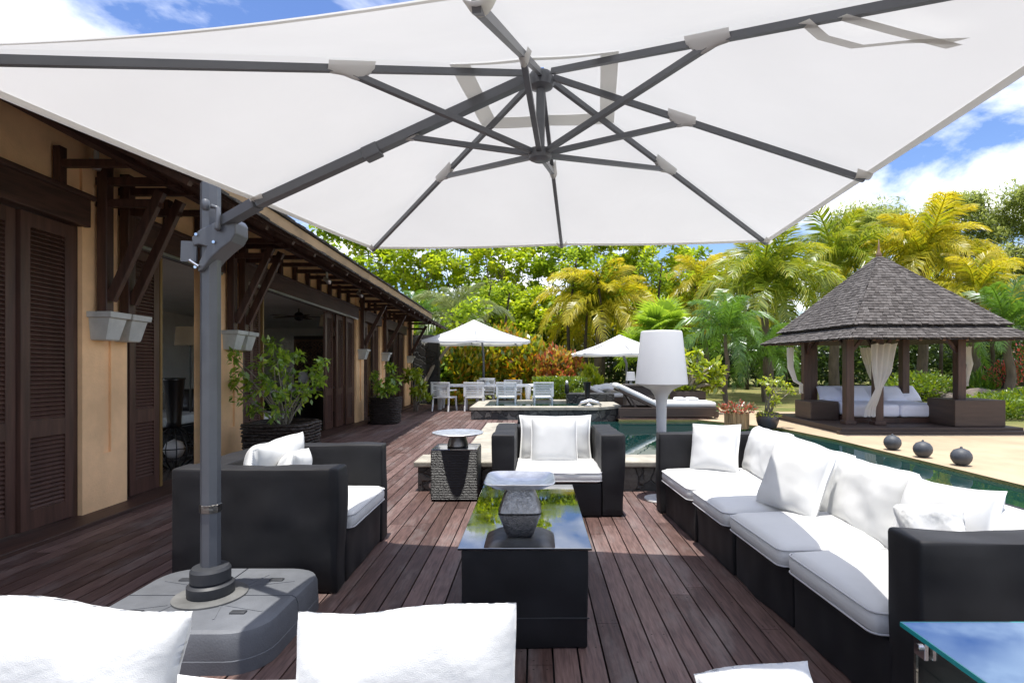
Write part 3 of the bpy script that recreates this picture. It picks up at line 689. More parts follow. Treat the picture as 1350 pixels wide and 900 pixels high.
m.add([up(ya,-.03,.045),up(yb,-.03,.045),up(yb,-.03,.17),up(ya,-.03,.15),up(ya,-.09,.045),up(yb,-.09,.045),up(yb,-.09,.17),up(ya,-.09,.15)],
      [(0,1,2,3),(7,6,5,4),(3,2,6,7),(0,4,5,1),(1,5,6,2),(0,3,7,4)])
m.build('fascia_board', mat('tan fascia', (.36,.24,.13), .8, var=.25, vs=4, stretch=(1,.4,1)), roof)
m = MB(); m.a = []; y = ya
while y < yb:
    wd = rd.uniform(.08,.16); f = (y-ya)/(yb-ya); dx = -.005; dz = .155+.02*f
    shingle(m, up(y,dx,dz), up(y+wd-.006,dx,dz), up(y+wd-.006,dx-.3,dz+.12), up(y,dx-.3,dz+.12), (.36,0,.93), rd.uniform(.015,.03), rd.random()); y += wd
m.build('upper_shingles', M_shingd, roof)
m = MB(); m.bar((-3.42,Y0,3.10),(-3.42,17.7,3.10),.08,.11); vb(m, 'eave_beam', M_darkh)
def rafter_z(X, y): 
    e, r_ = Vector((eX(y),y,eZ(y))), Vector((-7.5,y,5.2-.045*(y-5))); s = (X-e.x)/(r_.x-e.x); return e.z+(r_.z-e.z)*s
y = 1.6; k = 0
while y < 17.6:
    m = MB(); m.bar((eX(y)-.03,y,rafter_z(eX(y)-.05,y)-.062),(WX+.01,y,rafter_z(WX,y)-.062),.05,.05)
    m.build('rafter', M_dark, villa); y += .62; k += 1
# stub + arm brackets above the openings
for y in (3.3,4.67,6.05,6.6,8.2,8.72,9.25,9.78,10.3,10.83,11.35,11.9,13.4,13.9,15.3,15.8,16.3,16.8):
    m = MB(); m.box((WX+.016,y-.035,2.89),(WX+.075,y+.035,3.2)); m.bar((WX+.02,y,3.06),(-3.42,y,3.06),.05,.06); vb(m, 'hanging_strut', M_dark)
# posts, corbels, diagonal brackets
PY = [(5.10,5.38),(7.24,7.52),(12.72,),(14.66,),(17.55,)]
for ys in PY:
    for y in ys:
        px_ = WX+.095
        vb(MB().box((px_-.045,y-.045,1.86),(px_+.045,y+.045,3.22)), 'post', M_dark, bevel=.005)
        m = MB(); m.bar((px_+.05,y,1.97),(-3.44,y,2.97),.055,.085,(1,0,0)); vb(m, 'diagonal_brace', M_dark, bevel=.004)
        m = MB(); m.bar((WX,y,2.86),(-3.44,y,2.86),.05,.07); m.bar((WX,y,3.06),(-3.3,y,3.06),.05,.07); vb(m, 'tie_beam', M_dark)
        m = MB()
        def ring(z, h, o): return [(WX+.024,y-h,z),(WX+.024+o,y-h,z),(WX+.024+o,y+h,z),(WX+.024,y+h,z)]
        prof = [(1.60,.075,.13),(1.61,.082,.14),(1.80,.105,.19),(1.805,.125,.215),(1.855,.13,.22)]
        for z,h,o in prof: m.v += ring(z,h,o)
        for i in range(len(prof)-1):
            for q in range(4): m.f.append((i*4+q, i*4+(q+1)%4, i*4+4+(q+1)%4, i*4+4+q))
        m.f += [(3,2,1,0), tuple(len(prof)*4-4+q for q in range(4))]; vb(m, 'corbel', M_grey)
# floodlights under the eave
for px_, py_, Y_ in ((127,213,5.0),(431,367,8.9),(474,386,11.0)):
    c = at(px_,py_,Y_); m = MB(); m.tube([c+Vector((0,0,.1)), c], .02, 8); m.bar(c+Vector((-.03,0,0)), c+Vector((.05,-.05,-.06)), .07,.05)
    f_ = m.build('floodlight', M_grey, villa); m = MB(); m.lathe([(.03,0),(.045,.05),(.045,.07),(.01,.075)], (0,0,0), 12)
    for i,v in enumerate(m.v): m.v[i] = tuple(Matrix.Translation(c+Vector((.05,-.06,-.1))) @ Vector(v))
    m.build('lamp_head', M_alu, f_, True)
# ---- things inside the villa
c = at(394,416,13.2); fan = empty('ceiling_fan', c, 'dark ceiling fan hanging inside the wide villa opening', 'ceiling fan')
m = MB(); m.tube([c+Vector((0,0,.03)), Vector((c.x,c.y,2.68))], .018, 8); m.lathe([(.02,-.12),(.09,-.09),(.11,-.02),(.09,.05),(.03,.09)], c, 20); m.build('motor', M_blackgl, fan, True)
for k in range(5):
    a = k*1.2566+.35; dv_ = Vector((math.cos(a),math.sin(a),0)); MB().bar(c+dv_*.09+Vector((0,0,-.02)), c+dv_*.68+Vector((0,0,-.03)), .13,.012).build('blade', M_dark, fan)
def screen(x0, x1, y, z0, z1, mt, label, name='carved_screen'):
    m = MB(); t_ = .06; m.box((x0,y,z0),(x0+t_,y+.05,z1)); m.box((x1-t_,y,z0),(x1,y+.05,z1)); m.box((x0+t_,y,z0),(x1-t_,y+.05,z0+t_)); m.box((x0+t_,y,z1-t_),(x1-t_,y+.05,z1))
    s_ = tag(m.build(name, mt), label, 'screen'); m = MB(); st = .16
    nx = max(2,int((x1-x0-2*t_)/st)); nz = int((z1-z0-2*t_)/st)
    for i in range(nx):
        for j in range(nz):
            cx = x0+t_+(i+.5)*(x1-x0-2*t_)/nx; cz = z0+t_+(j+.5)*(z1-z0-2*t_)/nz; r_ = st*.5
            m.tube([(cx+r_*math.cos(q), y+.025, cz+r_*math.sin(q)) for q in [2*math.pi*k/10 for k in range(11)]], .014, 4, False)
            m.bar((cx-r_*.7,y+.025,cz-r_*.7),(cx+r_*.7,y+.025,cz+r_*.7),.02,.02); m.bar((cx-r_*.7,y+.027,cz+r_*.7),(cx+r_*.7,y+.027,cz-r_*.7),.02,.02)
    m.build('lattice', mt, s_); return s_
screen(-6.35,-5.3,14.6,.1,2.0,M_carve,'brown carved timber screen standing inside the wide villa opening')
screen(-6.75,-6.4,14.7,.1,2.0,M_white,'narrow white lattice screen beside the brown carved screen')
t = empty('counter', (-5.2,11.8,0), 'dark low counter with pale top inside the wide villa opening', 'counter')
MB().box((-5.75,11.2,.03),(-4.75,12.9,.78)).build('cabinet', M_blackgl, t, bevel=.01); MB().box((-5.85,11.1,.783),(-4.65,13.0,.83)).build('top', M_grey, t, bevel=.006)
t = empty('low_bench', (-4.9,10.3,0), 'dark low bench with white cushions just inside the wide villa opening', 'bench')
m = MB(); m.box((-5.6,9.2,.2),(-4.7,10.8,.3)); 
for xx in (-5.55,-4.75):
    for yy in (9.25,10.75): m.box((xx-.03,yy-.03,.02),(xx+.03,yy+.03,.2))
m.build('frame', M_blackgl, t); MB().rbox((-5.15,10.0,.38),(.8,1.5,.14),.05).build('seat_cushion', M_grey, t, True)
c = Vector((-5.1,12.2,.832)); t = empty('table_lamp', c, 'small white lamp standing on the dark counter', 'lamp')
MB().lathe([(.06,0),(.06,.02),(.02,.04),(.02,.14)], c, 14).build('base', M_alu, t, True); MB().lathe([(.11,.12),(.09,.36)], c, 18).build('shade', M_lampw, t, True)
c = at(431,424,11.6); t = empty('pendant_lamp', c, 'small beige pendant lamp hanging inside the wide villa opening', 'lamp')
MB().lathe([(.16,-.1),(.12,.14)], c, 18).build('shade', M_shade, t, True); MB().tube([c+Vector((0,0,.13)), Vector((c.x,c.y,2.72))], .008, 6).build('cord', M_blackgl, t)
c = at(251,520,9.4); c.z = .02; t = empty('floor_lamp', c, 'floor lamp with beige drum shade inside the narrow villa opening', 'lamp')
MB().lathe([(.14,0),(.14,.02),(.015,.03),(.015,1.7)], c, 16).build('stand', M_blackgl, t, True, autosm=30); MB().lathe([(.23,1.66),(.21,1.97)], c, 22).build('shade', M_shade, t, True, autosm=30)
c = gp(232,617,.02); c = Vector((-4.72,7.25,.02)); t = empty('wire_floor_lantern', c, 'black wire basket lantern with white globe and tall funnel in the narrow villa opening', 'lantern')
m = MB()
for k in range(14):
    a = 2*math.pi*k/14; m.tube([c+Vector((math.cos(a)*r_,math.sin(a)*r_,z)) for r_,z in ((.1,0),(.24,.12),(.27,.27),(.2,.43),(.07,.53))], .008, 5)
for r_,z in ((.24,.12),(.27,.27),(.2,.43)): m.tube([c+Vector((math.cos(a)*r_,math.sin(a)*r_,z)) for a in [2*math.pi*k/20 for k in range(21)]], .007, 5)
m.build('wire_cage', M_blackgl, t, True); MB().lathe([(.01,-.13),(.09,-.09),(.13,0),(.09,.09),(.01,.13)], c+Vector((0,0,.24)), 20).build('globe', M_lampw, t, True)
MB().lathe([(.09,.52),(.08,.6),(.12,1.14),(.135,1.17),(.1,1.15)], c, 20).build('funnel', M_blackgl, t, True)
t = empty('daybed', (-6.2,9.3,0), 'dark daybed with pale seat inside the narrow villa opening', 'daybed')
m = MB(); m.box((-6.9,8.4,.12),(-5.6,10.2,.38)); m.box((-6.9,10.1,.38),(-5.6,10.2,.85)); m.build('frame', M_blackgl, t, bevel=.01); MB().rbox((-6.25,9.2,.47),(1.2,1.6,.16),.05).build('seat_cushion', M_grey, t, True)
tag(MB().pillow(.5,.42,.16,Matrix.Translation((-6.1,9.6,.74))@Matrix.Rotation(R(75),4,'X'),14).build('pillow', M_blackgl, None, True), 'black square pillow on the daybed inside the villa', 'pillow')

# ================================================================ MAIN UMBRELLA
S_ = .95
def us(p): return Vector((p[0]*S_, p[1]*S_, EYE+(p[2]-EYE)*S_))
EDGE = {'FL':(-1.269,4.298,2.273),'FM':(.203,4.131,2.264),'FR':(1.674,3.965,2.255),'RM':(1.508,2.493,2.232),'NR':(1.341,1.022,2.21),'NM':(-.13,1.188,2.186),'NL':(-1.602,1.355,2.163),'LM':(-1.435,2.826,2.218)}
EDGE = {k: us(v) for k,v in EDGE.items()}; HUB = us((.030,2.66,2.803)); LHUB = Vector((.024,2.53,2.345))
um = empty('cantilever_umbrella', (-1.68,2.87,0), 'large off-white cantilever parasol on a grey weighted base, spread over the seating', 'umbrella')
order = ['FL','FM','FR','RM','NR','NM','NL','LM']
m = MB(); NR_, NW = 18, 12
def can_pt(A, B, w_, r_, off=0):
    e = A.lerp(B, w_); q = HUB.lerp(e, r_); sg = math.sin(math.pi*w_)
    q.z -= .022*sg*r_*r_; q = q.lerp(HUB, .014*sg*r_**3)
    q.z += .012*math.sin(r_*math.pi)*(1-sg*.5)+off; return q
for i in range(8):
    A, B = EDGE[order[i]], EDGE[order[(i+1)%8]]
    m.grid(lambda u, v: can_pt(A, B, u, .01+.99*v, .008), NW, NR_)
canopy = m.build('canopy', M_canopy, um, True)
m = MB()
for i in range(8):
    A, B = EDGE[order[i]], EDGE[order[(i+1)%8]]
    m.grid(lambda u, v: can_pt(A, B, u, .982+.018*v, .004), NW, 1); 
m.build('hem', M_canopy2, canopy)
m = MB()
for i in range(8):
    A, B = EDGE[order[i]], EDGE[order[(i+1)%8]]
    m.grid(lambda u, v: can_pt(A, B, u, .19+.05*v, .002), NW, 2)
m.build('vent_band', M_canopy2, canopy)
for k in order:
    e = EDGE[k]; d = Vector((0,0,-.018)); big = k == 'LM'
    MB().bar(HUB.lerp(e,.04)+d, HUB.lerp(e,.985)+d, .048 if big else .020, .042 if big else .024).build('rib', M_metal, um)
    j = HUB.lerp(e, .44)+Vector((0,0,-.035)); MB().bar(LHUB.lerp(j,.06), j, .022,.022).build('strut', M_metal, um)
    dirr = (e-HUB).normalized(); sd = dirr.cross(Vector((0,0,1))).normalized(); m = MB()
    p0 = HUB.lerp(e,.40); p1 = HUB.lerp(e,.485)
    def slv(u, v):
        a = (u-.5)*2; base = p0.lerp(p1, v); dep = (.058+.012*math.sin(7*v))*math.sin(math.pi*(.15+.7*v)); wv = .026*(1-.15*abs(a))
        return base + sd*a*wv + Vector((0,0,-dep*(1-abs(a)**2.5)+.003))
    m.grid(slv, 10, 8); m.build('joint_sleeve', M_canopy, canopy, True)
    m = MB(); q0 = HUB.lerp(e,.955); q1 = HUB.lerp(e,1.0)
    m.grid(lambda u,v: q0.lerp(q1,v)+sd*(u-.5)*2*.035+Vector((0,0,-.036*(1-abs(2*u-1)**2.2)*(1-.6*v)+.003)), 8, 4); m.build('corner_pocket', M_canopy2, canopy, True)
MB().lathe([(.03,-.07),(.055,-.06),(.06,-.02),(.05,.0),(.02,.01)], HUB+Vector((0,0,-.02)), 20).build('upper_hub', M_metal, um, True, autosm=40)
MB().lathe([(.03,-.03),(.05,-.02),(.055,.0),(.055,.02),(.03,.03)], LHUB, 20).build('lower_hub', M_metal, um, True, autosm=40)
MB().tube([LHUB, HUB+Vector((0,0,-.03))], .021, 12).build('centre_post', M_metal, um)
PX, PYY = -1.68, 2.87
LMe = EDGE['LM']; BR = at(296,293,2.83); BR = Vector((BR.x, 2.83, BR.z))
MB().bar(HUB.lerp(LMe,.985)+Vector((0,0,-.018)), BR, .055,.05).build('arm', M_metal, um)
m = MB(); m.bar(HUB.lerp(LMe,.6)+Vector((0,0,-.025)), HUB.lerp(LMe,.545)+Vector((0,0,-.025)), .062,.06); m.build('arm_joint', M_metal, um, bevel=.006)
m = MB(); m.lathe([(.047,.24),(.047,.62),(.05,.625),(.05,.66),(.0475,.665),(.0475,2.32),(.02,2.33)], (PX,PYY,0), 8, rot=R(22.5)); m.build('pole', M_metal, um, bevel=.0)
m = MB(); m.lathe([(.0505,.625),(.0525,.627),(.0525,.665),(.0505,.667)], (PX,PYY,0), 8, rot=R(22.5)); m.build('pole_ring', M_pewter, um)
# crank bracket
cb = MB()
A = at(255,318,2.80); 
prof = [at(x,y,2.80) for x,y in ((252,313),(262,303),(296,286),(306,286),(310,292),(310,308),(304,318),(292,327),(278,340),(266,356),(260,358),(262,345),(272,325),(262,322),(254,324))]
n0 = len(prof); cb.v += [tuple(p) for p in prof]+[tuple(p+Vector((0,.13,0))) for p in prof]
cb.f += [tuple(range(n0)), tuple(range(2*n0-1,n0-1,-1))]+[(i,n0+i,n0+(i+1)%n0,(i+1)%n0) for i in range(n0)]
hd = cb.build('crank_housing', M_metal, um, bevel=.006)
m = MB(); p = [at(x,y,2.78) for x,y in ((279,272),(287,274),(288,300),(285,303))]; m.tube(p, .012, 8); m.lathe([(.012,0),(.018,.005),(.018,.05),(.01,.055)], p[0]+Vector((-.03,0,-.02)), 10); m.build('crank_handle', M_metal, hd, True)
m = MB()
for x,y in ((259,309),(290,303),(282,319),(258,352)):
    q = at(x,y,2.795); m.tube([q, q+Vector((0,-.006,0))], .008, 8)
m.tube([at(250,343,2.79), at(262,351,2.79)], .008, 8)
m.build('bolts', M_chrome, hd)
m = MB(); m.bar(at(250,318,2.82), at(249,345,2.82), .012,.08); m.build('grip_guard', M_metal, hd)
# base: four tanks
bx0, bx1, by0, by1 = -2.14, -1.225, 2.47, 3.28; cx, cy = (bx0+bx1)/2, (by0+by1)/2; gp_ = .004
def tank(sx, sy):
    x0, x1 = (cx+gp_, bx1) if sx > 0 else (cx-gp_, bx0); y0, y1 = (cy+gp_, by1) if sy > 0 else (cy-gp_, by0); r_ = .17
    pl = [(x0,y0),(x1,y0)] + [(x1-sx*r_*(1-math.cos(a)), y1-sy*r_*(1-math.sin(a))) for a in [R(90)*k/6 for k in range(7)]] + [(x0,y1)]
    if sx*sy < 0: pl = pl[::-1]
    m = MB(); n = len(pl); cxm, cym = (x0+x1)/2, (y0+y1)/2
    lev = [(.0,1.0),(.06,1.0),(.064,.995),(.15,.99),(.18,.965),(.19,.92)]
    for z, s in lev:
        for (x,y) in pl:
            fx = cx+sx*gp_+(x-cx-sx*gp_)*s; fy = cy+sy*gp_+(y-cy-sy*gp_)*s; m.v.append((fx,fy,z))
    for i in range(len(lev)-1):
        for k in range(n): m.f.append((i*n+k,i*n+(k+1)%n,(i+1)*n+(k+1)%n,(i+1)*n+k))
    m.f += [tuple(range(n))[::-1], tuple((len(lev)-1)*n+k for k in range(n))]
    o = m.build('base_tank', M_base, um, True, autosm=25)
    m = MB(); tx, ty = cx+sx*.2, cy+sy*.17
    for dx, dy, L_, ang in ((.13,-.03,.22,.3),(-.04,.14,.16,1.25)):   # moulded ridges
        a = ang; v_ = Vector((math.cos(a)*sx, math.sin(a)*sy, 0)); p = Vector((cx+sx*.12+sx*max(0,dx)*.2, cy+sy*.12, .191)); m.bar(p, p+v_*L_, .010,.003)
    m.build('ridge', M_base, o)
    m = MB(); m.rbox((tx+sx*.05,ty+sy*.03,.192),(.075,.035,.012),.005,4); m.build('grip_slot', M_collar, o, True)
    return o
for sx in (-1,1):
    for sy in (-1,1): tank(sx,sy)
MB().tube([(-1.62,2.479,.055),(-1.62,2.468,.055)], .028, 16).build('drain_plug', M_collar, um)
MB().lathe([(.175,.19),(.175,.199),(.15,.205),(.12,.203)], (PX,PYY,0), 36).build('collar_plate', mat('worn plate', (.13,.13,.125), .7, var=.3), um, True, autosm=30)
MB().lathe([(.105,.203),(.11,.22),(.11,.255),(.085,.27),(.095,.275),(.095,.33),(.085,.345),(.055,.35)], (PX,PYY,0), 28).build('collar', M_collar, um, True, autosm=30)
# loose straps on the canopy
for pts in (((1060,28),(1085,50),(1130,62),(1200,55),(1268,53)), ((1108,22),(1180,42),(1258,62))):
    m = MB(); P = []
    for (x,y) in pts:   # lie just under the near right panel
        ray = at(x,y,1.0)-Vector((0,0,EYE)); nrm = (EDGE['NR']-HUB).cross(EDGE['RM']-HUB); o_ = Vector((0,0,EYE)); tt = (HUB-o_).dot(nrm)/ray.dot(nrm); P.append(o_+ray*(tt*.972))
    Q = []
    for i in range(len(P)-1):
        for k in range(4): Q.append(P[i].lerp(P[i+1],k/4))
    Q.append(P[-1]); wv = Vector((-.004,.024,.008)); nq = len(Q)
    m.v = [tuple(q-wv) for q in Q]+[tuple(q+wv) for q in Q]; m.f = [(i,i+1,nq+i+1,nq+i) for i in range(nq-1)]
    m.build('strap', M_canopy2, canopy, True)

# ================================================================ SEATING
def piped_seat(parent, c, size, seed=0, r=.045, crown=.028, rz=0):
    M = Matrix.Translation(c) @ Matrix.Rotation(rz,4,'Z')
    m = MB(); m.rbox((0,0,0), size, r, 16, M, crown=crown, amp=.004, fr=5, seed=seed); s = m.build('seat_cushion', M_cush, parent, True)
    for zz, inset in ((size[2]/2-.018, .012), (-size[2]/2+.018, .012)):
        hx, hy, rr = size[0]/2-inset*.2, size[1]/2-inset*.2, r; pts = []
        for qx, qy, a0 in ((1,1,0),(-1,1,90),(-1,-1,180),(1,-1,270)):
            for k in range(5): a = R(a0+k*22.5); pts.append(M @ Vector((qx*(hx-rr)+rr*math.cos(a), qy*(hy-rr)+rr*math.sin(a), zz)))
        pts.append(pts[0]); MB().tube(pts, .0045, 6, False).build('piping', M_pip, s, True)
    return s
# --- left armchair (faces +X)
t = empty('armchair', (-1.7,3.9,0), 'black covered armchair beside the parasol base, facing the coffee table', 'armchair', 'black slip-covered armchairs')
x0, x1, ya, yb = -2.19, -1.19, 3.34, 4.48
MB().rbox(((x0+x1)/2,ya+.085,.378),(x1-x0,.17,.75),.013,20,amp=.017,fr=2.6,seed=1).build('arm', M_black, t, True)
MB().rbox(((x0+x1)/2,yb-.085,.378),(x1-x0,.17,.75),.013,20,amp=.017,fr=2.6,seed=2).build('arm', M_black, t, True)
MB().rbox((x0+.11,(ya+yb)/2,.376),(.215,yb-ya-.346,.745),.013,18,amp=.01,fr=3,seed=3).build('backrest', M_black, t, True)
MB().rbox(((x0+x1)/2+.1,(ya+yb)/2,.166),(x1-x0-.215,yb-ya-.346,.325),.02,16,amp=.01,fr=3,seed=4).build('seat_base', M_black, t, True)
piped_seat(t, (-1.55,3.91,.385), (.79,.78,.115), 5)
MB().pillow(.76,.46,.2,Matrix.Translation((-1.84,3.9,.64))@Euler((R(90),0,R(-90))).to_matrix().to_4x4()@Matrix.Rotation(R(-12),4,'X'),26,seed=2).build('back_cushion', M_cush, t, True)
tag(MB().pillow(.44,.40,.17,Matrix.Translation((-1.70,3.84,.60))@Euler((R(90),0,R(-82))).to_matrix().to_4x4()@Matrix.Rotation(R(-22),4,'X')@Matrix.Rotation(.08,4,'Z'),26,seed=4).build('pillow', M_cush, None, True), 'white pillow tipped against the back of the left armchair', 'pillow', 'white loose pillows')
# --- middle armchair (faces camera)
t = empty('armchair', (.21,5.4,0), 'black covered armchair with white cushions facing down the coffee table, pool behind', 'armchair', 'black slip-covered armchairs')
x0, x1, ya, yb = -.385, .805, 4.99, 5.93
MB().rbox((x0+.1,(ya+yb)/2,.371),(.2,yb-ya,.738),.013,18,amp=.017,fr=2.8,seed=6).build('arm', M_black, t, True)
MB().rbox((x1-.1,(ya+yb)/2,.371),(.2,yb-ya,.738),.013,18,amp=.017,fr=2.8,seed=7).build('arm', M_black, t, True)
MB().rbox(((x0+x1)/2,yb-.1,.370),(x1-x0-.406,.2,.734),.022,14,amp=.01,fr=3,seed=8).build('backrest', M_black, t, True)
MB().rbox(((x0+x1)/2,(ya+yb)/2-.1,.156),(x1-x0-.406,yb-ya-.206,.305),.02,14,amp=.01,fr=3,seed=9).build('seat_base', M_black, t, True)
piped_seat(t, (.21,5.33,.367), (.80,.74,.11), 10)
MB().pillow(.74,.46,.2,Matrix.Translation((.21,5.64,.63))@Matrix.Rotation(R(90),4,'X')@Matrix.Rotation(R(-10),4,'X'),26,seed=12).build('back_cushion', M_cush, t, True)
tag(MB().pillow(.47,.46,.16,Matrix.Translation((.19,5.44,.635))@Matrix.Rotation(R(78),4,'X'),30,seed=14,wr=.008).build('pillow', M_cush, None, True), 'white square pillow upright in the middle of the armchair facing the camera', 'pillow', 'white loose pillows')
# --- wicker side table with bowl
t = empty('side_table', (-.81,5.77,0), 'black wicker cube side table with glass top beside the middle armchair', 'side table')
MB().box((-1.045,5.55,.012),(-.575,5.965,.512)).build('wicker_body', M_wicker, t, bevel=.012); MB().box((-1.04,5.555,.514),(-.58,5.96,.524)).build('glass_top', M_gtop, t, bevel=.003)
c = Vector((-.80,5.76,.5255)); t = empty('pedestal_bowl', c, 'round silver dish on a dark pedestal, on the wicker side table', 'bowl')
MB().lathe([(.105,0),(.11,.008),(.10,.05),(.085,.09),(.075,.115)], c, 28).build('pedestal', M_pewter, t, True, autosm=40)
MB().lathe([(.08,.112),(.2,.118),(.262,.132),(.268,.142),(.262,.148),(.2,.142),(.02,.138)], c, 40).build('dish', M_silver, t, True, autosm=40)
# --- coffee table
t = empty('coffee_table', (-.05,3.4,0), 'long low table in a black fabric cover with dark mirror glass top', 'coffee table')
MB().rbox((-.05,3.38,.243),(.622,1.36,.484),.012,18,amp=.006,fr=3,seed=15).build('fabric_cover', M_black, t, True)
m = MB(); m.box((-.367,2.697,.15),(.267,2.7025,.155)); m.build('seam', mat('seam thread', (.04,.04,.043), .8), t)
MB().box((-.375,2.685,.486),(.278,4.08,.498)).build('glass_top', M_gtop, t, bevel=.002)
c = Vector((-.09,3.40,.4985)); t = empty('pedestal_tray', c, 'square silver tray on a tapered hammered foot, on the coffee table', 'tray')
MB().lathe([(.125,0),(.13,.006),(.085,.13),(.075,.15)], c, 48, sq=7).build('foot', mat('ribbed pewter', (.30,.29,.28), .3, 1, var=.3, vs=40, stretch=(1,1,1), bump=.6, bs=110), t, True, autosm=30)
m = MB(); m.lathe([(.05,.15),(.15,.152),(.205,.185),(.212,.19),(.205,.194),(.145,.163),(.02,.160)], c, 56, sq=6); m.build('tray_dish', M_silver, t, True, autosm=35)
# --- right sofa
t = empty('sofa', (1.9,3.6,0), 'long black covered sofa with white cushions backing onto the pool', 'sofa')
m = MB(); m.rbox((1.70,5.185,.371),(1.10,.17,.738),.013,20,amp=.017,fr=2.6,seed=21); m.build('arm', M_black, t, True)
m = MB(); m.rbox((1.925,2.095,.374),(1.06,.18,.745),.013,20,amp=.017,fr=2.6,seed=22); m.build('arm', M_black, t, True)
m = MB(); m.rbox((2.16,3.65,.366),(.17,2.91,.728),.022,30,amp=.008,fr=2.6,seed=23); m.build('backrest', M_black, t, True)
def fx(y): return 1.185+(5.27-y)*.0685     # front line of the sofa
segs = [(5.10,4.32),(4.30,3.64),(3.62,2.92),(2.90,2.19)]
for i,(yb_,ya_) in enumerate(segs):
    M = Matrix.Translation((0,0,0)); xf = fx((ya_+yb_)/2)+.0; bl = .05 if i else .02
    m = MB(); m.rbox((0,0,0),(2.07-xf,yb_-ya_+.012,.296),.012,18,Matrix.Translation(((xf+2.07)/2,(ya_+yb_)/2,.152))@Matrix.Rotation(.06,4,'Z'),amp=.016,fr=3.2,seed=30+i); m.build('seat_base', M_black, t, True)
    piped_seat(t, ((xf-.055+2.06)/2,(ya_+yb_)/2,.366), (2.06-xf+.055,yb_-ya_-.012,.12), 40+i, r=.05, crown=.03, rz=.05)
def lean(x, y, z, rz, tilt, roll=0):   # pillow facing -X at rz=0
    return Matrix.Translation((x,y,z)) @ Matrix.Rotation(R(-90)+rz,4,'Z') @ Matrix.Rotation(R(90)-tilt,4,'X') @ Matrix.Rotation(roll,4,'Z')
for i,(yb_,ya_) in enumerate(segs):
    m = MB(); m.pillow(yb_-ya_+.08,.45,.25,lean(1.985,(ya_+yb_)/2,.605-.012*i,R((-5,6,-4,7)[i]),R((14,18,12,16)[i]),R((2,-3,2,-2)[i])),34,seed=50+i,pinch=.03,wr=.02); s = m.build('back_cushion', M_cush, t, True)
P_ = [(1.60,4.92,.635,R(52),R(18),.05,.44,'white square pillow at the far end of the long sofa','far'),
      (1.70,3.62,.64,R(26),R(24),-.06,.46,'large white square pillow leaning forward in the middle of the long sofa','mid'),
      (1.86,2.52,.63,R(14),R(22),.08,.45,'white pillow by the near arm of the long sofa with a towel in front','near')]
for (x,y,z,rz,ti,ro,sz,lb,_) in P_:
    tag(MB().pillow(sz,sz,.17,lean(x,y,z,rz,ti,ro),30,seed=int(y*10),wr=.012).build('pillow', M_cush, None, True), lb, 'pillow', 'white loose pillows')
m = MB(); Mt = lean(1.66,2.31,.68,R(30),R(35),.4); m.pillow(.24,.26,.13,Mt,40,seed=9,wr=.05,fuzz=.004); tag(m.build('towel', M_towel, None, True), 'bunched white towel behind the near arm of the long sofa', 'towel')
# --- glass table at the bottom right
t = empty('glass_table', (1.5,1.15,0), 'glass table reflecting blue sky in front of the long sofa near arm', 'glass table')
gx, gy, gz_ = 1.046, 1.575, .66
tp = MB().box((gx,.72,gz_-.012),(1.95,gy,gz_)).build('table_top', M_gsky, t); MB().box((gx-.0045,.715,gz_-.0122),(gx-.0003,gy+.0045,gz_+.0002)).build('glass_edge', M_gedge, tp)
MB().box((gx,gy+.0003,gz_-.0122),(1.95,gy+.0045,gz_+.0002)).build('glass_edge', M_gedge, tp)
MB().box((gx+.012,.76,.01),(gx+.022,gy-.03,gz_-.014)).build('side_panel', M_clear, t); MB().box((gx+.025,gy-.034,.01),(1.9,gy-.024,gz_-.014)).build('side_panel', M_clear, t)
for dx in (0, .024):
    m = MB(); m.box((gx+.001+dx,gy-.09,gz_-.062),(gx+.011+dx,gy-.045,gz_-.013)); cl = m.build('clamp', M_chrome, t, bevel=.002)
m = MB(); m.tube([(gx+.001,gy-.068,gz_-.036),(gx-.007,gy-.068,gz_-.036)], .010, 12); m.build('clamp_screw', M_chrome, t)
# --- foreground sofa seen from behind
t = empty('sofa', (-.4,1.3,0), 'black sofa nearest the camera, white towelling pillows along its back', 'sofa')
MB().rbox((-.48,.76,.335),(2.7,.16,.67),.025,20,amp=.01,fr=3,seed=60).build('backrest', M_black, t, True)
MB().rbox((-.48,1.23,.15),(2.7,.76,.3),.025,20,amp=.01,fr=3,seed=61).build('seat_base', M_black, t, True)
for i in range(3): piped_seat(t, (-1.37+.89*i,1.23,.355), (.87,.74,.10), 62+i)
p = at(327,893,1.06); MB().pillow(.34,.40,.12,Matrix.Translation((p.x,1.06,p.z-.216))@Matrix.Rotation(R(74),4,'X'),24,seed=66).build('back_cushion', M_cush, t, True)
def stand_pillow(x0, x1, ytop, Y, ht, seed, lb, roll=0, sl=0, tilt=76, th=.17):
    a, b = at(x0,ytop,Y), at(x1,ytop,Y); wd = b.x-a.x; M = Matrix.Translation(((a.x+b.x)/2, Y, a.z-ht/2+.01)) @ Matrix.Rotation(-roll,4,'Y') @ Matrix.Rotation(R(tilt),4,'X')
    return tag(MB().pillow(wd,ht,th,M,84,seed=seed,pinch=.02,wr=.024,fuzz=.0012,slump=sl).build('pillow', M_towel, None, True), lb, 'pillow', 'towelling pillows on the near sofa')
stand_pillow(-66,222,811,1.12,.42,3,'white towelling pillow in the bottom left corner, beside the parasol base',-.085)
stand_pillow(386,684,818,1.12,.42,5,'white towelling pillow at the bottom edge, in front of the coffee table',.045,-.006)
m = MB(); p = at(1003,893,1.2); m.pillow(.25,.2,.12,Matrix.Translation((p.x,1.2,p.z-.085))@Matrix.Rotation(R(70),4,'X')@Matrix.Rotation(.1,4,'Z'),50,seed=8,wr=.03,fuzz=.0015); tag(m.build('towel', M_towel, None, True), 'rolled white towel peeping over the bottom edge of the picture', 'towel')
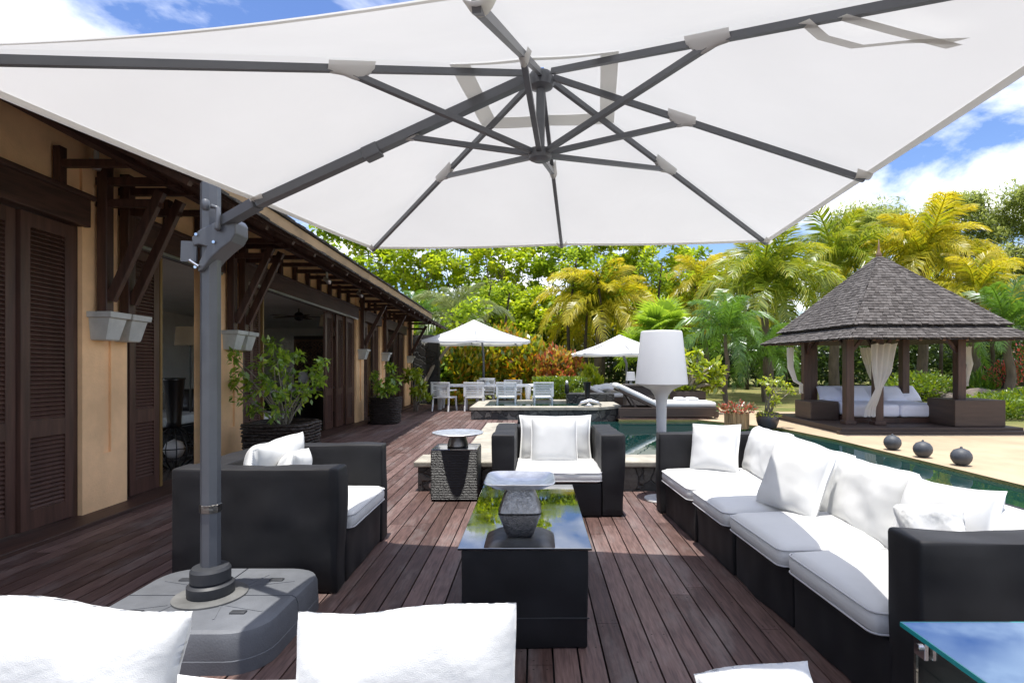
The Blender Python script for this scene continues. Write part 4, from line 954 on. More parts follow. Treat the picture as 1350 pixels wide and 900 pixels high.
# --- white floor lamp
c = Vector((1.29,5.64,0)); t = empty('floor_lamp', c, 'tall white outdoor floor lamp with big tapered shade behind the long sofa', 'lamp')
MB().lathe([(.17,0),(.175,.006),(.17,.018),(.06,.03),(.045,.06)], c, 40).build('base', M_lampw, t, True, autosm=40)
MB().lathe([(.042,.05),(.045,.4),(.05,.8),(.054,.98),(.07,1.06),(.11,1.115),(.2,1.16),(.255,1.175)], c, 40).build('stem', M_lampw, t, True)
MB().lathe([(.255,1.172),(.264,1.18),(.208,1.695),(.20,1.712),(.19,1.715),(.05,1.72)], c, 56).build('lamp_shade', M_lampw, t, True, autosm=50)

# ================================================================ FAR DECK: dining set, parasols, loungers
def dining_chair():
    t = empty('dining_chair', (0,0,0), 'white slatted dining chair', 'chair', 'white dining chairs')   # back towards -Y
    MB().box((-.27,-.2,.36),(.27,.26,.41)).build('seat', M_white_furn, t, bevel=.012)
    m = MB(); m.box((-.29,-.27,.42),(-.235,-.22,.79)); m.box((.235,-.27,.42),(.29,-.22,.79)); m.box((-.29,-.28,.791),(.29,-.215,.83))
    for k in range(7): m.box((-.235,-.262,.45+k*.048),(.235,-.24,.482+k*.048))
    m.build('backrest', M_white_furn, t)
    for sx in (-1,1):
        for sy in (-1,1): MB().tube([(sx*.25,sy*.21,.37),(sx*.255,sy*.22,.2),(sx*.26,sy*.25,.0)], [.028,.026,.024], 8).build('leg', M_white_furn, t)
        MB().box((sx*.265-.025,-.22,.58),(sx*.265+.025,.2,.61)).build('armrest', M_white_furn, t)
    return t
proto = dining_chair()
CH = [(586,15.9,-.35,'white slatted dining chair at the left end of the table row'),(626,15.9,.0,'white slatted dining chair second from the left in front of the dining table'),
      (668,15.9,0,'white slatted dining chair third from the left in front of the dining table'),(715,15.9,.12,'white slatted dining chair at the right end of the row, apart from the table')]
for i,(px_,Y_,rz,lb) in enumerate(CH):
    o = proto if i == 0 else copy_tree(proto); o.location = ((px_-VX)*Y_/F, Y_, .002); o.rotation_euler.z = rz; o['label'] = lb
for px_, lb in ((640,'white dining chair across the table under the parasol, left of two'),(676,'white dining chair across the table under the parasol, right of two')):
    o = copy_tree(proto); o.location = ((px_-VX)*17.4/F, 17.4, .002); o.rotation_euler.z = math.pi; o['label'] = lb
t = empty('dining_table', (-1.5,16.6,0), 'long white dining table behind the row of slatted chairs', 'table')
MB().box((-3.0,16.2,.67),(.0,17.0,.73)).build('tabletop', M_white_furn, t, bevel=.012)
for sx in (-2.8,-.2):
    for sy in (16.3,16.9): MB().tube([(sx,sy,0),(sx,sy,.3),(sx,sy,.67)], [.05,.07,.1], 10).build('leg', M_white_furn, t)
c = Vector((at(642,508,16.4).x,16.45,.731)); t = empty('pedestal_bowl', c, 'shallow white bowl on a short foot on the dining table', 'bowl'); MB().lathe([(.12,0),(.1,.02),(.05,.08),(.06,.12)], c, 18).build('foot', M_white_furn, t, True); MB().lathe([(.06,.12),(.2,.14),(.25,.18),(.24,.19),(.02,.15)], c, 24).build('dish', M_white_furn, t, True)
def far_umbrella(cx_, cy_, zc, ze, half, rot, pole, z0, label):
    t = empty('garden_parasol', (cx_,cy_,z0), label, 'umbrella', 'white parasols in the background')
    apex = Vector((cx_,cy_,zc)); E = []
    for k in range(8):
        a = rot+k*math.pi/4; r_ = half*(math.sqrt(2) if k%2 else 1); E.append(Vector((cx_+r_*math.cos(a), cy_+r_*math.sin(a), ze)))
    m = MB()
    for k in range(8):
        A, B = E[k], E[(k+1)%8]
        m.grid(lambda u,v: apex.lerp(A.lerp(B,u),.01+.99*v)+Vector((0,0,-.05*math.sin(math.pi*v)-.03*math.sin(math.pi*u)*v)), 5, 8)
    cn_ = m.build('canopy', M_bright, t, True)
    m = MB()
    for k in range(8): A, B = E[k], E[(k+1)%8]; m.grid(lambda u,v: A.lerp(B,u)+Vector((0,0,-.03*math.sin(math.pi*u)-.06*v)), 5, 1)
    m.build('valance', M_bright, cn_)
    for k in range(8): MB().bar(apex.lerp(E[k],.03)+Vector((0,0,-.09)), E[k]+Vector((0,0,-.02)), .02,.025).build('rib', M_metal, t)
    MB().tube(pole, .035, 10).build('pole', M_metal, t, True)
    MB().box((pole[0][0]-.35,pole[0][1]-.35,z0),(pole[0][0]+.35,pole[0][1]+.35,z0+.08)).build('base', M_base, t, bevel=.02)
    return t
far_umbrella(-1.9,17.3,2.72,2.02,1.55,.16,[(-1.62,17.6,.02),(-1.62,17.5,1.6),(-1.7,17.4,2.5)],.0,'white square parasol over the dining table')
mk = mark()
cu = at(812,440,15.2); far_umbrella(cu.x+.1,15.2,cu.z-.02,1.63,1.2,.1,[(at(826,500,15).x,15.0,ZG),(at(826,500,15).x,15.0,1.35),(at(821,462,15).x,15.1,1.68)],ZG,'white square parasol above the sun loungers behind the lamp')
# lounger platform and loungers
tag(MB().box((1.64,10.74,ZG+.002),(3.4,13.2,ZG+.03)).build('lounger_deck', M_deck), kind='structure')
def lounger():
    t = empty('sun_lounger', (0,0,0), '', 'sun lounger', 'dark wood sun loungers')   # head at -X, length along X
    m = MB(); m.box((-.95,-.34,.02),(1.0,-.3,.20)); m.box((-.95,.3,.02),(1.0,.34,.20)); m.box((.96,-.3,.03),(1.0,.3,.2)); m.box((-.25,-.3,.17),(.96,.3,.2)); m.build('frame', M_boxbrown, t, bevel=.006)
    m = MB()
    for k in range(9): m.bar((-.27-k*.075,-.29,.21+k*.038),(-.27-k*.075,.29,.21+k*.038),.04,.02)
    m.bar((-.22,-.3,.2),(-.95,-.3,.55),.03,.05); m.bar((-.22,.3,.2),(-.95,.3,.55),.03,.05); m.bar((-.75,-.28,.44),(-.55,-.28,.12),.03,.03); m.bar((-.75,.28,.44),(-.55,.28,.12),.03,.03); m.build('backrest', M_boxbrown, t)
    Mb = Matrix.Translation((-.6,0,.45)) @ Matrix.Rotation(R(25.5),4,'Y')
    m = MB(); m.rbox((0,0,0),(.86,.62,.10),.04,12,Mb,crown=.015,amp=.006); m.build('back_mattress', M_cush, t, True)
    MB().rbox((.36,0,.255),(1.22,.62,.11),.045,14,crown=.02,amp=.008).build('mattress', M_cush, t, True)
    for sx in (-.9,.95):
        for sy in (-.32,.32): MB().box((sx-.03,sy-.03,0),(sx+.03,sy+.03,.12)).build('leg', M_boxbrown, t)
    return t
pl = lounger(); pl.location = (2.58,11.1,ZG+.031); pl['label'] = 'dark wood lounger with raised back and white mattress at the pool edge'
o = copy_tree(pl); o.location = (2.0,14.6,ZG+.0); o.rotation_euler.z = R(8); o['label'] = 'dark wood lounger further back, beyond the spa'
o = copy_tree(pl); o.location = (2.2,16.0,ZG+.0); o.rotation_euler.z = R(6); o['label'] = 'farthest sun lounger, mostly hidden beyond the spa'
for dx, lb in ((-.02,'rolled white towel on the poolside lounger, left of two'),(.22,'rolled white towel on the poolside lounger, right of two')):
    m = MB(); m.rbox((2.92+dx,11.08,.65),(.2,.34,.09),.04,8,amp=.006); tag(m.build('towel', M_towel, None, True), lb, 'towel')
m = MB(); m.pillow(.8,.5,.18,Matrix.Translation((1.9,14.5,.72)),22,seed=3,wr=.07); tag(m.build('towel', M_towel, None, True), 'crumpled white towel heaped on the lounger beyond the spa', 'towel')
c = at(846,535,13.3); t = empty('wicker_box', (c.x,13.4,ZG), 'grey wicker storage box behind the poolside lounger', 'box'); MB().box((c.x-.38,13.2,ZG+.005),(c.x+.42,13.75,.82)).build('body', M_greywick, t, bevel=.015); MB().box((c.x-.4,13.18,.822),(c.x+.44,13.77,.86)).build('lid', M_greywick, t, bevel=.01)
c = Vector((at(832,512,13.4).x,13.45,.861)); t = empty('table_lamp', c, 'small white table lamp on the grey wicker box', 'lamp'); MB().lathe([(.08,0),(.03,.02),(.03,.1)], c, 14).build('base', M_lampw, t, True); MB().lathe([(.12,.09),(.095,.3),(.03,.302)], c, 20).build('lamp_shade', M_lampw, t, True, autosm=50)

# ================================================================ GAZEBO
gz = empty('gazebo', (6.1,9.8,ZG), 'square daybed pavilion with two-tier shingle roof beyond the pool', 'gazebo')
m = MB(); m.box((4.76,8.6,ZG),(7.6,11.0,.38)); m.box((4.68,8.5,ZG+.0),(8.3,8.598,.335)); m.build('platform', M_boxbrown, gz, bevel=.01)
posts = [(5.15,9.1),(5.6,9.05),(6.9,9.0),(5.12,10.45),(5.32,10.6),(6.9,10.35)]
for (x,y) in posts:
    m = MB(); m.box((x-.065,y-.065,.38),(x+.065,y+.065,1.95)); m.box((x-.09,y-.09,.381),(x+.09,y+.09,.44)); m.build('post', M_dark, gz, bevel=.008)
def shroof(name, inner, zi, outer, zo, rows, sw, mt):
    """square/rect frustum of shingles; inner/outer = (cx,cy,hx,hy)"""
    def corner(f, k):
        cx_,cy_,hx,hy,z = f; sx, sy = ((-1,-1),(1,-1),(1,1),(-1,1))[k%4]; return Vector((cx_+sx*hx,cy_+sy*hy,z))
    I, O = (*inner, zi), (*outer, zo); m = MB(); m.a = []; rd = random.Random(11)
    for k in range(4):
        a, b, c_, d_ = corner(O,k), corner(O,k+1), corner(I,k+1), corner(I,k); n = (b-a).cross(d_-a).normalized()
        if n.z < 0: n = -n
        m.add([a-n*.02,b-n*.02,c_-n*.02,d_-n*.02],[(0,1,2,3)]); m.a.append(.1)
        for r_ in range(rows):
            t0, t1 = r_/rows, min(1, (r_+1.35)/rows); l0, l1 = a.lerp(d_,t0), b.lerp(c_,t0); u0, u1 = a.lerp(d_,t1), b.lerp(c_,t1); L = (l1-l0).length
            if L < .03: continue
            x = -rd.random()*sw
            while x < L:
                w_ = sw*rd.uniform(.7,1.3); s0, s1 = max(0,x)/L, min(L,x+w_-.004)/L
                if s1 > s0+.01:
                    j = rd.uniform(-.012,.012); dn = (l0-u0).normalized()*j
                    shingle(m, l0.lerp(l1,s0)+dn, l0.lerp(l1,s1)+dn, u0.lerp(u1,s1), u0.lerp(u1,s0), n, rd.uniform(.012,.02), rd.random())
                x += w_
    return m.build(name, mt, gz)
GC = (6.12, 9.85)
shroof('upper_roof', (*GC,.03,.03), 3.27, (*GC,1.22,1.36), 1.975, 26, .085, M_shing)
shroof('lower_roof', (*GC,1.12,1.28), 1.96, (*GC,1.46,1.62), 1.755, 5, .085, M_shing)
m = MB(); m.box((GC[0]-1.1,GC[1]-1.26,1.84),(GC[0]+1.1,GC[1]-1.2,1.965)); m.box((GC[0]-1.1,GC[1]-1.2,1.84),(GC[0]-1.04,GC[1]+1.2,1.965)); m.box((GC[0]+1.04,GC[1]-1.2,1.84),(GC[0]+1.1,GC[1]+1.2,1.965)); m.box((GC[0]-1.1,GC[1]+1.2,1.84),(GC[0]+1.1,GC[1]+1.26,1.965))
m.build('ring_beam', M_dark, gz)
for k in range(9):
    f = -1+k*.25; m = MB(); m.bar((GC[0]+f*1.1,GC[1]-1.23,1.86),(GC[0]+f*1.4,GC[1]-1.58,1.74),.04,.05); m.build('rafter', M_carve, gz); m = MB(); m.bar((GC[0]-1.07,GC[1]+f*1.2,1.86),(GC[0]-1.42,GC[1]+f*1.5,1.74),.04,.05); m.build('rafter', M_carve, gz)
for (x,y) in posts[:4]:
    MB().bar((x,y,1.5),(x+(.28 if x<6 else -.28),y-.02,1.86),.04,.05).build('knee_brace', M_dark, gz); MB().bar((x,y,1.5),(x-.02,y+(.28 if y<9.8 else -.28),1.86),.04,.05).build('knee_brace', M_dark, gz)
MB().lathe([(.06,0),(.045,.05),(.05,.07),(.022,.12),(.015,.2),(.003,.34)], (*GC,3.24), 14).build('finial', mat('finial wood',(.20,.12,.07),.6), gz, True)
m = MB(); m.box((4.86,9.75,.382),(5.36,10.35,.70)); m.build('side_box', M_boxbrown, gz, bevel=.012)
m = MB(); m.box((6.62,8.72,.382),(7.42,9.35,.80)); m.build('side_box', M_boxbrown, gz, bevel=.012)
m = MB(); m.box((5.37,9.3,.382),(6.95,10.65,.46)); m.build('bed_plinth', M_dark, gz)
for (x,y,hh,name) in ((4.98,10.2,.75,'a'),):
    pass
t = empty('daybed_mattress', (6.0,9.9,.46), 'white daybed mattress inside the pavilion', 'mattress')
for x in (5.76,6.54): MB().rbox((x,9.95,.575),(.77,1.3,.21),.05,10,crown=.02,amp=.006,seed=int(x*9)).build('mattress_pad', M_bead, t, True)
for i,(x,y,lb) in enumerate(((5.55,10.38,'leftmost'),(5.90,10.18,'second from left'),(6.22,10.42,'middle'),(6.58,10.22,'second from right'),(6.95,10.38,'rightmost'))):
    tag(MB().pillow(.46,.36,.15,Matrix.Translation((x,y,.81))@Matrix.Rotation((-.2,.15,-.1,.2,.05)[i],4,'Z')@Matrix.Rotation(R(48),4,'X'),18,seed=70+i).build('pillow', M_bead, None, True), lb+' of the white pillows lined up on the pavilion daybed', 'pillow', 'pillows on the pavilion daybed')
def curtain(pts, widths, label, tie=None):
    """hanging voile: pts centre line from top, half-widths per point"""
    P = [Vector(p) for p in pts]; m = MB(); nv = 24; k = len(P)-1
    def fn(u, v):
        q = v*k; i = min(k-1,int(q)); f = q-i; f = f*f*(3-2*f); c_ = P[i].lerp(P[i+1],f); hw = widths[i]*(1-f)+widths[i+1]*f
        a = (u-.5)*2; return c_+Vector((a*hw*.95, .035*math.sin(a*13+v*2)*(.3+hw*3)+.02*math.sin(v*9), .01*math.sin(a*9)))
    m.grid(fn, 30, nv); o = tag(m.build('curtain', M_curtain, None, True), label, 'curtain', 'tied curtains of the pavilion'); return o
def cp(px_,py_,Y_): return at(px_,py_,Y_)
curtain([cp(1166,453,8.95),cp(1164,490,8.9),cp(1158,512,8.88),cp(1150,535,8.88),cp(1148,549,8.88)], [.23,.17,.06,.09,.10], 'large white curtain tied to the front post of the pavilion')
curtain([cp(1143,458,10.3),cp(1146,480,10.3),cp(1151,500,10.3)], [.13,.10,.03], 'white curtain hanging behind the front post inside the pavilion')
curtain([cp(1042,458,10.35),cp(1043,485,10.3),cp(1048,502,10.2),cp(1057,507,10.1),cp(1057,518,10.1)], [.07,.06,.04,.035,.04], 'narrow white curtain swept back at the left side of the pavilion')
curtain([cp(1277,457,9.2),cp(1278,480,9.2),cp(1276,508,9.2)], [.06,.055,.02], 'small white curtain tied behind the right post of the pavilion')
# pool-edge globes
mg = None
for i,(px_,py_,lb) in enumerate(((1182,594,'dark ceramic globe on the pool edge, farthest of three'),(1223,604,'dark ceramic globe on the pool edge, middle of three'),(1275,615,'dark ceramic globe on the pool edge, nearest of three'))):
    if mg is None:
        mg = empty('garden_globe', (0,0,0), '', 'garden globe', 'ceramic globes along the pool'); mg.scale = (.82,.82,.82)
        MB().lathe([(.04,0),(.085,.025),(.115,.075),(.122,.115),(.115,.155),(.085,.2),(.03,.225)], (0,0,0), 28).build('globe', M_sphere, mg, True)
        MB().lathe([(.028,.222),(.014,.23),(.016,.24),(.006,.25)], (0,0,0), 12).build('stem', M_sphere, mg, True); o = mg
    else: o = copy_tree(mg)
    o.location = gp(px_,py_,ZG+.006)+Vector((0,.08,0)); o['label'] = lb

far(mk)
# ================================================================ PLANTERS
def stems_shrub(t, base, tips, lm, per, rad, lsize, r0=.012, stem=M_stem, aspect=.45, droop=.25, mid=None):
    m = MB(); C = []
    for i,e in enumerate(tips):
        e = Vector(e); b = Vector(base)+Vector((.05*math.cos(i*2.1), .05*math.sin(i*2.1), 0)); md = b.lerp(e,.5)+Vector((.06*math.sin(i*3), .05*math.cos(i*2), .08))
        m.tube([b, b.lerp(md,.5)+Vector((0,0,.03)), md, e], [r0, r0*.85, r0*.65, r0*.3], 6); C.append(tuple(e))
    m.build('stems', stem, t, True)
    P = clumps(C, [rad*random.uniform(.7,1.3) for _ in C], per, .9); ax = P-np.repeat(np.array(C),per,0); ax /= np.linalg.norm(ax,axis=1)[:,None]+1e-6
    leaves(P, lsize, axis=ax, jitter=.5, droop=droop, aspect=aspect, name='foliage', mat=lm, parent=t)
def basket(x, y, w_, d_, h, name_label, z0=.0, mt=None, nm='planter'):
    t = empty(nm, (x,y,z0), name_label, 'planter', 'woven planters by the villa')
    m = MB(); m.lathe([(w_*.42,0),(w_*.44,h*.1),(w_*.475,h*.9),(w_*.48,h),(w_*.44,h),(w_*.43,h*.85)], (x,y,z0+.003), 28, sq=4); m.build('basket', mt or M_basket, t, True, autosm=40)
    m = MB(); 
    nr = 15
    for k in range(nr):
        z = z0+.03+k*(h-.05)/(nr-1); P = []
        for j in range(97):
            a = 2*math.pi*j/96; q = (abs(math.cos(a))**4+abs(math.sin(a))**4)**-.25; rr = .45+.05*(z-z0)/h+.014*math.cos(24*a+math.pi*k)
            P.append((x+w_*rr*q*math.cos(a), y+w_*rr*q*math.sin(a), z+.006*math.sin(5*a+k)))
        m.tube(P, h*.026, 5, False)
    m.build('weave', mt or M_basket, t, True); return t
b1 = Vector((-3.3,7.25,0)); basket(b1.x,b1.y,.82,.7,.62,'wide brown woven planter in front of the wide villa opening, behind the left armchair')
t = empty('potted_shrub', (b1.x,b1.y,.5), 'leafy rambling shrub in the wide woven planter', 'shrub')
tips = [at(x,y,7.25+dy) for x,y,dy in ((318,490,-.3),(330,505,.1),(345,480,0),(352,500,-.2),(360,455,.1),(370,490,.2),(378,470,0),(385,500,.1),(392,470,.3),(400,515,0),(372,520,-.2),(412,490,.1),(420,500,.2),(408,520,0),(308,505,.1),(310,470,-.2),(322,525,-.1),(362,540,-.2),(300,462,.1),(424,478,.1),(385,530,.2),(335,540,0),(365,475,-.3),(355,515,-.3))]
stems_shrub(t, (b1.x,b1.y,.52), tips, L_lush, 38, .15, .105)
b2 = Vector((-3.42,12.7,0)); basket(b2.x,b2.y,.66,.6,.6,'smaller brown woven planter between villa columns further along the deck')
t = empty('potted_shrub', (b2.x,b2.y,.5), 'shrub with bare pale stems and lime leaf tufts in the smaller woven planter', 'shrub')
tips = [at(x,y,12.6+dy) for x,y,dy in ((495,495,0),(512,505,.2),(518,512,-.2),(503,520,0),(515,485,.2),(520,500,.1),(508,515,-.3),(498,508,0))]
stems_shrub(t, (b2.x,b2.y,.52), tips, L_lush, 46, .17, .15)
t = empty('lime_shrub', (-3.3,15.4,0), 'bright lime green shrub by the last villa column', 'shrub')
tips = [at(x,y,15.4+dy) for x,y,dy in ((540,490,0),(548,500,.2),(556,505,0),(545,515,-.2),(552,520,.1),(558,512,0),(563,522,.2),(536,498,.2),(550,492,.1))]
stems_shrub(t, (-3.35,15.5,.0), tips, L_lime, 50, .17, .17)
mk = mark()
# box planter with plumeria
c = at(906,530,11.9); t = empty('planter', (c.x,11.9,ZG), 'square brown timber planter behind the poolside lounger', 'planter'); m = MB(); m.box((c.x-.31,11.6,ZG+.004),(c.x+.31,12.2,.78)); m.build('box', M_boxbrown, t, bevel=.01)
m = MB(); m.box((c.x-.27,11.64,.782),(c.x+.27,12.16,.79)); m.build('soil', M_earth, t)
t = empty('plumeria_tree', (c.x,11.9,.78), 'small gnarled frangipani with lime leaves in the timber planter', 'small tree')
tips = [at(x,y,11.9+dy) for x,y,dy in ((895,478,0),(905,470,.3),(912,485,-.2),(920,472,.1),(928,480,.2),(935,490,0),(942,480,-.2),(948,487,.1),(925,495,-.3),(915,500,.2),(940,500,0),(932,510,.1),(902,492,-.2),(950,496,.2),(892,490,.1),(920,465,-.1),(910,505,0),(945,508,-.1))]
stems_shrub(t, (c.x+.05,11.9,.78), tips, L_lime, 34, .17, .17, r0=.05)
bush('planter_grass', c.x-.1, 11.85, .78, .25,.22,.14,160,.12,L_lime,'tuft of lime ground cover at the foot of the frangipani','plant',up=.8,stem=False)
# plank planter with red flowers
c = gp(977,566,ZG); c.y += .2; t = empty('planter', (c.x,c.y,ZG), 'round pale plank planter at the corner of the pool', 'planter'); m = MB()
for k in range(18):
    a = 2*math.pi*k/18; M = Matrix.Translation((c.x,c.y,ZG)) @ Matrix.Rotation(a,4,'Z'); m.box((.175,-.031,.004),(.2,.031,.27+.012*math.sin(k*5)),M)
m.build('planks', M_plank, t); MB().lathe([(.17,.004),(.175,.22)], (c.x,c.y,ZG), 18).build('soil', M_earth, t)
bush('flowering_plant', c.x, c.y, ZG+.22, .34,.3,.24,520,.075,L_flow,'low trailing plant with small red flowers in the plank planter','plant',up=.4,stem=False,aspect=.35)
# glazed pot
c = gp(1018,567,ZG); c.y += .18; t = empty('planter', (c.x,c.y,ZG), 'round blue-grey glazed pot beside the plank planter', 'planter'); MB().lathe([(.10,.004),(.14,.03),(.175,.13),(.18,.2),(.165,.26),(.172,.275),(.15,.275),(.14,.23)], (c.x,c.y,ZG), 32).build('pot', M_glaze, t, True, autosm=50)
t = empty('potted_plant', (c.x,c.y,ZG+.25), 'slender plant with feathery lime leaves and hanging grass in the glazed pot', 'plant')
tips = [at(x,y,c.y+dy) for x,y,dy in ((1006,505,0),(1012,500,.1),(1020,503,-.1),(1028,500,0),(1036,508,.1),(1043,515,0),(1014,515,-.1),(1022,520,.1),(1018,530,0),(1026,528,-.1))]
stems_shrub(t, (c.x,c.y,ZG+.25), tips, L_lime, 26, .09, .08, r0=.012)
P = np.array([[c.x+.15*math.cos(a)*r_, c.y+.15*math.sin(a)*r_, ZG+.29-.06*r_] for a,r_ in zip(rng.random(260)*6.283, .4+.8*rng.random(260))]); ax = P-np.array([c.x,c.y,ZG+.15]); leaves(P,.14,axis=ax*3,jitter=.3,droop=.0,aspect=.12,name='hanging_grass',mat=L_lime,parent=t)

far(mk)
# ================================================================ BACKGROUND PLANTING
# stone wall at the end of the deck
tag(MB().box((-4.9,18.45,-.05),(-3.2,18.8,2.3)).build('stone_wall', M_stoned), 'dark basalt wall at the far end of the villa', 'wall')
# croton hedge: separate shrubs
CR = [(572,470,19.6,1.0,1.9,L_lush,'dark green leafy shrub at the left end of the croton row'),(600,465,19.8,1.0,2.2,L_crot,'green and yellow croton behind the first dining chairs'),
      (632,455,20.3,1.05,2.6,L_crot,'tall yellow croton behind the dining parasol pole'),(664,448,20.6,1.05,2.8,L_crot,'tallest yellow croton with orange tips right of the dining parasol'),
      (692,455,20.3,1.0,2.45,L_crot,'yellow-green croton between the dining set and the red croton'),(728,462,19.8,.72,1.95,L_red,'bushy red and orange croton above the clipped hedge'),
      (750,470,20.2,.62,1.75,L_red,'red croton with long leaves at the right end of the row'),(772,490,20,.55,1.3,L_lime,'yellow-green spiky shrub right of the red crotons')]
for i,(px_,_,Y_,r_,h,lm,lb) in enumerate(CR): bush('croton_bush', (px_-VX)*Y_/F, Y_, 0, r_,.8,h,2300,.24,lm,lb,'shrub','crotons behind the dining set',aspect=.46,up=.5,seed=i)
x0, x1 = at(702,500,17.6).x, at(774,500,17.6).x
bush('clipped_hedge', (x0+x1)/2, 17.9, 0, (x1-x0)/2,.45,.92,5200,.085,L_hedge,'clipped bright green box hedge behind the spa','hedge',aspect=.5,up=.4,boxy=True,stem=False)
bush('round_shrub', at(764,520,16.9).x, 16.9, 0, .24,.24,.62,700,.08,L_hedge,'small rounded lime shrub in front of the clipped hedge','shrub',aspect=.5,stem=False)
bush('leafy_clump', -3.9, 19.4, 0,.7,.6,1.4,900,.22,L_lush,'dark leafy clump between the basalt wall and the crotons','shrub',seed=4)
bush('low_plant', at(598,530,17.9).x, 17.9, 0,.35,.3,.45,260,.22,L_crot,'small yellow variegated plant under the dining table','plant',aspect=.3,up=.8,stem=False)
bush('low_plant', at(690,532,17.9).x, 17.9, 0,.35,.3,.42,260,.2,L_crot,'small yellow variegated plant right of the dining table','plant',aspect=.3,up=.8,stem=False)
# tall light green trees behind
TT = [(440,34,9.6,2.9),(495,36,10.4,3.0),(548,34,9.8,2.6),(602,37,10.6,2.7),(648,35,10.0,2.5),(698,37,10.8,2.7),(736,35,9.2,2.2),(806,38,10.6,2.5),(856,37,10.2,2.7),(905,38,9.3,2.2)]
lbs = ['tall light green tree over the villa roof, leftmost of the row','tall light green tree rising behind the villa eave end','tall thin-stemmed tree left of the dining parasol top','airy tall tree directly above the dining parasol',
       'tall light green tree just right of the dining parasol peak','tall thin tree above the orange crotons','tall tree with bare lower stems left of the golden palm','tall airy tree above the golden palm','open-branched tree above the white lamp','smaller tree with sky gap, right end of the tall row']
for i,((px_,Y_,h,rx),lb) in enumerate(zip(TT,lbs)):
    tree('tall_tree', (px_-VX)*Y_/F, Y_, 0, h, rx, 3.4, 48, 92, .36, L_tree if i%3 else L_tree2, lb, 'tree', 'tall light trees behind the garden', stems=4, bark=M_bark, cr=.78, seed=i, aspect=.55)
for i,(px_,Y_,h,rx,lb) in enumerate(((455,30,5.4,2.0,'bright bushy tree low over the villa roof end'),(528,31,5.0,1.9,'light bushy tree between the villa eave and the dining parasol'),(585,29,4.6,1.7,'light bushy tree left of the dining parasol peak'),(655,30,5.2,1.9,'light bushy tree right of the dining parasol peak'),(712,31,5.4,1.7,'light bushy tree between the crotons and the golden palm'),(850,31,5.6,2.0,'bushy tree between the golden palm and the lamp'),(905,32,5.4,1.8,'bushy tree right of the lamp top'))):
    tree('bushy_tree', (px_-VX)*Y_/F, Y_, 0, h, rx, 1.2, 40, 95, .30, L_tree, lb, 'tree', 'bushy trees in front of the tall row', stems=3, bark=M_barkd, cr=.6, seed=40+i, aspect=.55)
# feathery dark trees right
for i,(px_,Y_,h,rx,lb) in enumerate(((1150,42,13.0,4.2,'feathery grey-green tree behind the pavilion roof'),(1255,44,14.2,5.0,'broad feathery grey-green tree right of the pavilion spire'),(1370,42,14.2,5.0,'feathery grey-green tree at the right edge'))):
    tree('feathery_tree', (px_-VX)*Y_/F, Y_, 0, h, rx, 2.6, 130, 300, .42, L_feath, lb, 'tree', 'feathery trees on the right', stems=3, bark=M_barkd, cr=1.3, aspect=.2, seed=20+i)
# dark understory mass
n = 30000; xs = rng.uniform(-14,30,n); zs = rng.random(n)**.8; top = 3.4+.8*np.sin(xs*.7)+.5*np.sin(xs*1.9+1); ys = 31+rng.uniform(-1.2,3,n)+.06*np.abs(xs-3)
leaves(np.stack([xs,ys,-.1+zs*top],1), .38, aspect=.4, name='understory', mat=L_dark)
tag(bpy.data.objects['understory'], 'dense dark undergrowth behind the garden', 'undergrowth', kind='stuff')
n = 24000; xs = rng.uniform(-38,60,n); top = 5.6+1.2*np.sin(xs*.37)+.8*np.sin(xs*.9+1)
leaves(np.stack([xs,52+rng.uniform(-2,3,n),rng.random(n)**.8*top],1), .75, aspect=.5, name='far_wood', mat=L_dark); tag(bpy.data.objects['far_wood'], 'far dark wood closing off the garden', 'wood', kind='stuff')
# slim dark trunks in the understory
rd = random.Random(9)
for k in range(14):
    px_ = (640,663,752,776,795,845,868,925,985,1035,1100,1215,1240,1312)[k]; Y_ = 26+rd.random()*3; x = (px_-VX)*Y_/F; h = rd.uniform(4.5,6.5)
    t = empty('slim_tree', (x,Y_,0), 'slim dark stemmed tree in the shade behind the garden', 'tree', 'slim trees in the undergrowth')
    MB().tube([(x,Y_,-.1),(x+rd.uniform(-.2,.2),Y_,h*.5),(x+rd.uniform(-.4,.4),Y_+.3,ZG+h)], [.1,.08,.04], 7).build('trunk', M_barkd, t, True)
    leaves(clumps([(x+rd.uniform(-.6,.6),Y_+.4,ZG+h*rd.uniform(.75,1.05)) for _ in range(6)],[.6]*6,70), .26, aspect=.4, name='crown', mat=L_tree2, parent=t)
mk = mark()
# palms
def PP(px_, py_, Y_): return at(px_,py_,Y_)
pc = PP(790,412,22); palm(pc.x,22,ZG,pc.z,'gold',3.0,'golden-yellow coconut palm left of the white lamp',n=36,seed=3,lean=(.1,0))
pc = PP(1008,385,17.5); palm(pc.x,17.5,ZG,pc.z,'goldg',3.0,'big green-gold coconut palm with nuts left of the pavilion',n=30,seed=5,lean=(-.1,0))
pc = PP(930,385,24); palm(pc.x,24,ZG,pc.z,'gold',2.8,'golden palm half hidden between the lamp and the big palm',n=22,seed=7,coconuts=False)
pc = PP(1100,350,20); palm(pc.x,20,ZG,pc.z,'goldg',3.0,'green-gold palm just left of the pavilion spire',n=22,seed=9,coconuts=False)
pc = PP(1215,345,19); palm(pc.x,19,ZG,pc.z,'gold',3.0,'golden palm rising behind the right slope of the pavilion roof',n=26,seed=11,coconuts=False)
pc = PP(1285,395,17); palm(pc.x,17,ZG,pc.z,'gold',2.3,'golden palm low at the right of the pavilion roof',n=18,seed=13,coconuts=False)
pc = PP(957,440,14.5); palm(pc.x,14.5,ZG,pc.z,'green',1.7,'young green palm with slim straight trunk behind the frangipani',n=16,seed=15,trunk_r=.05,coconuts=False,group='green palms')
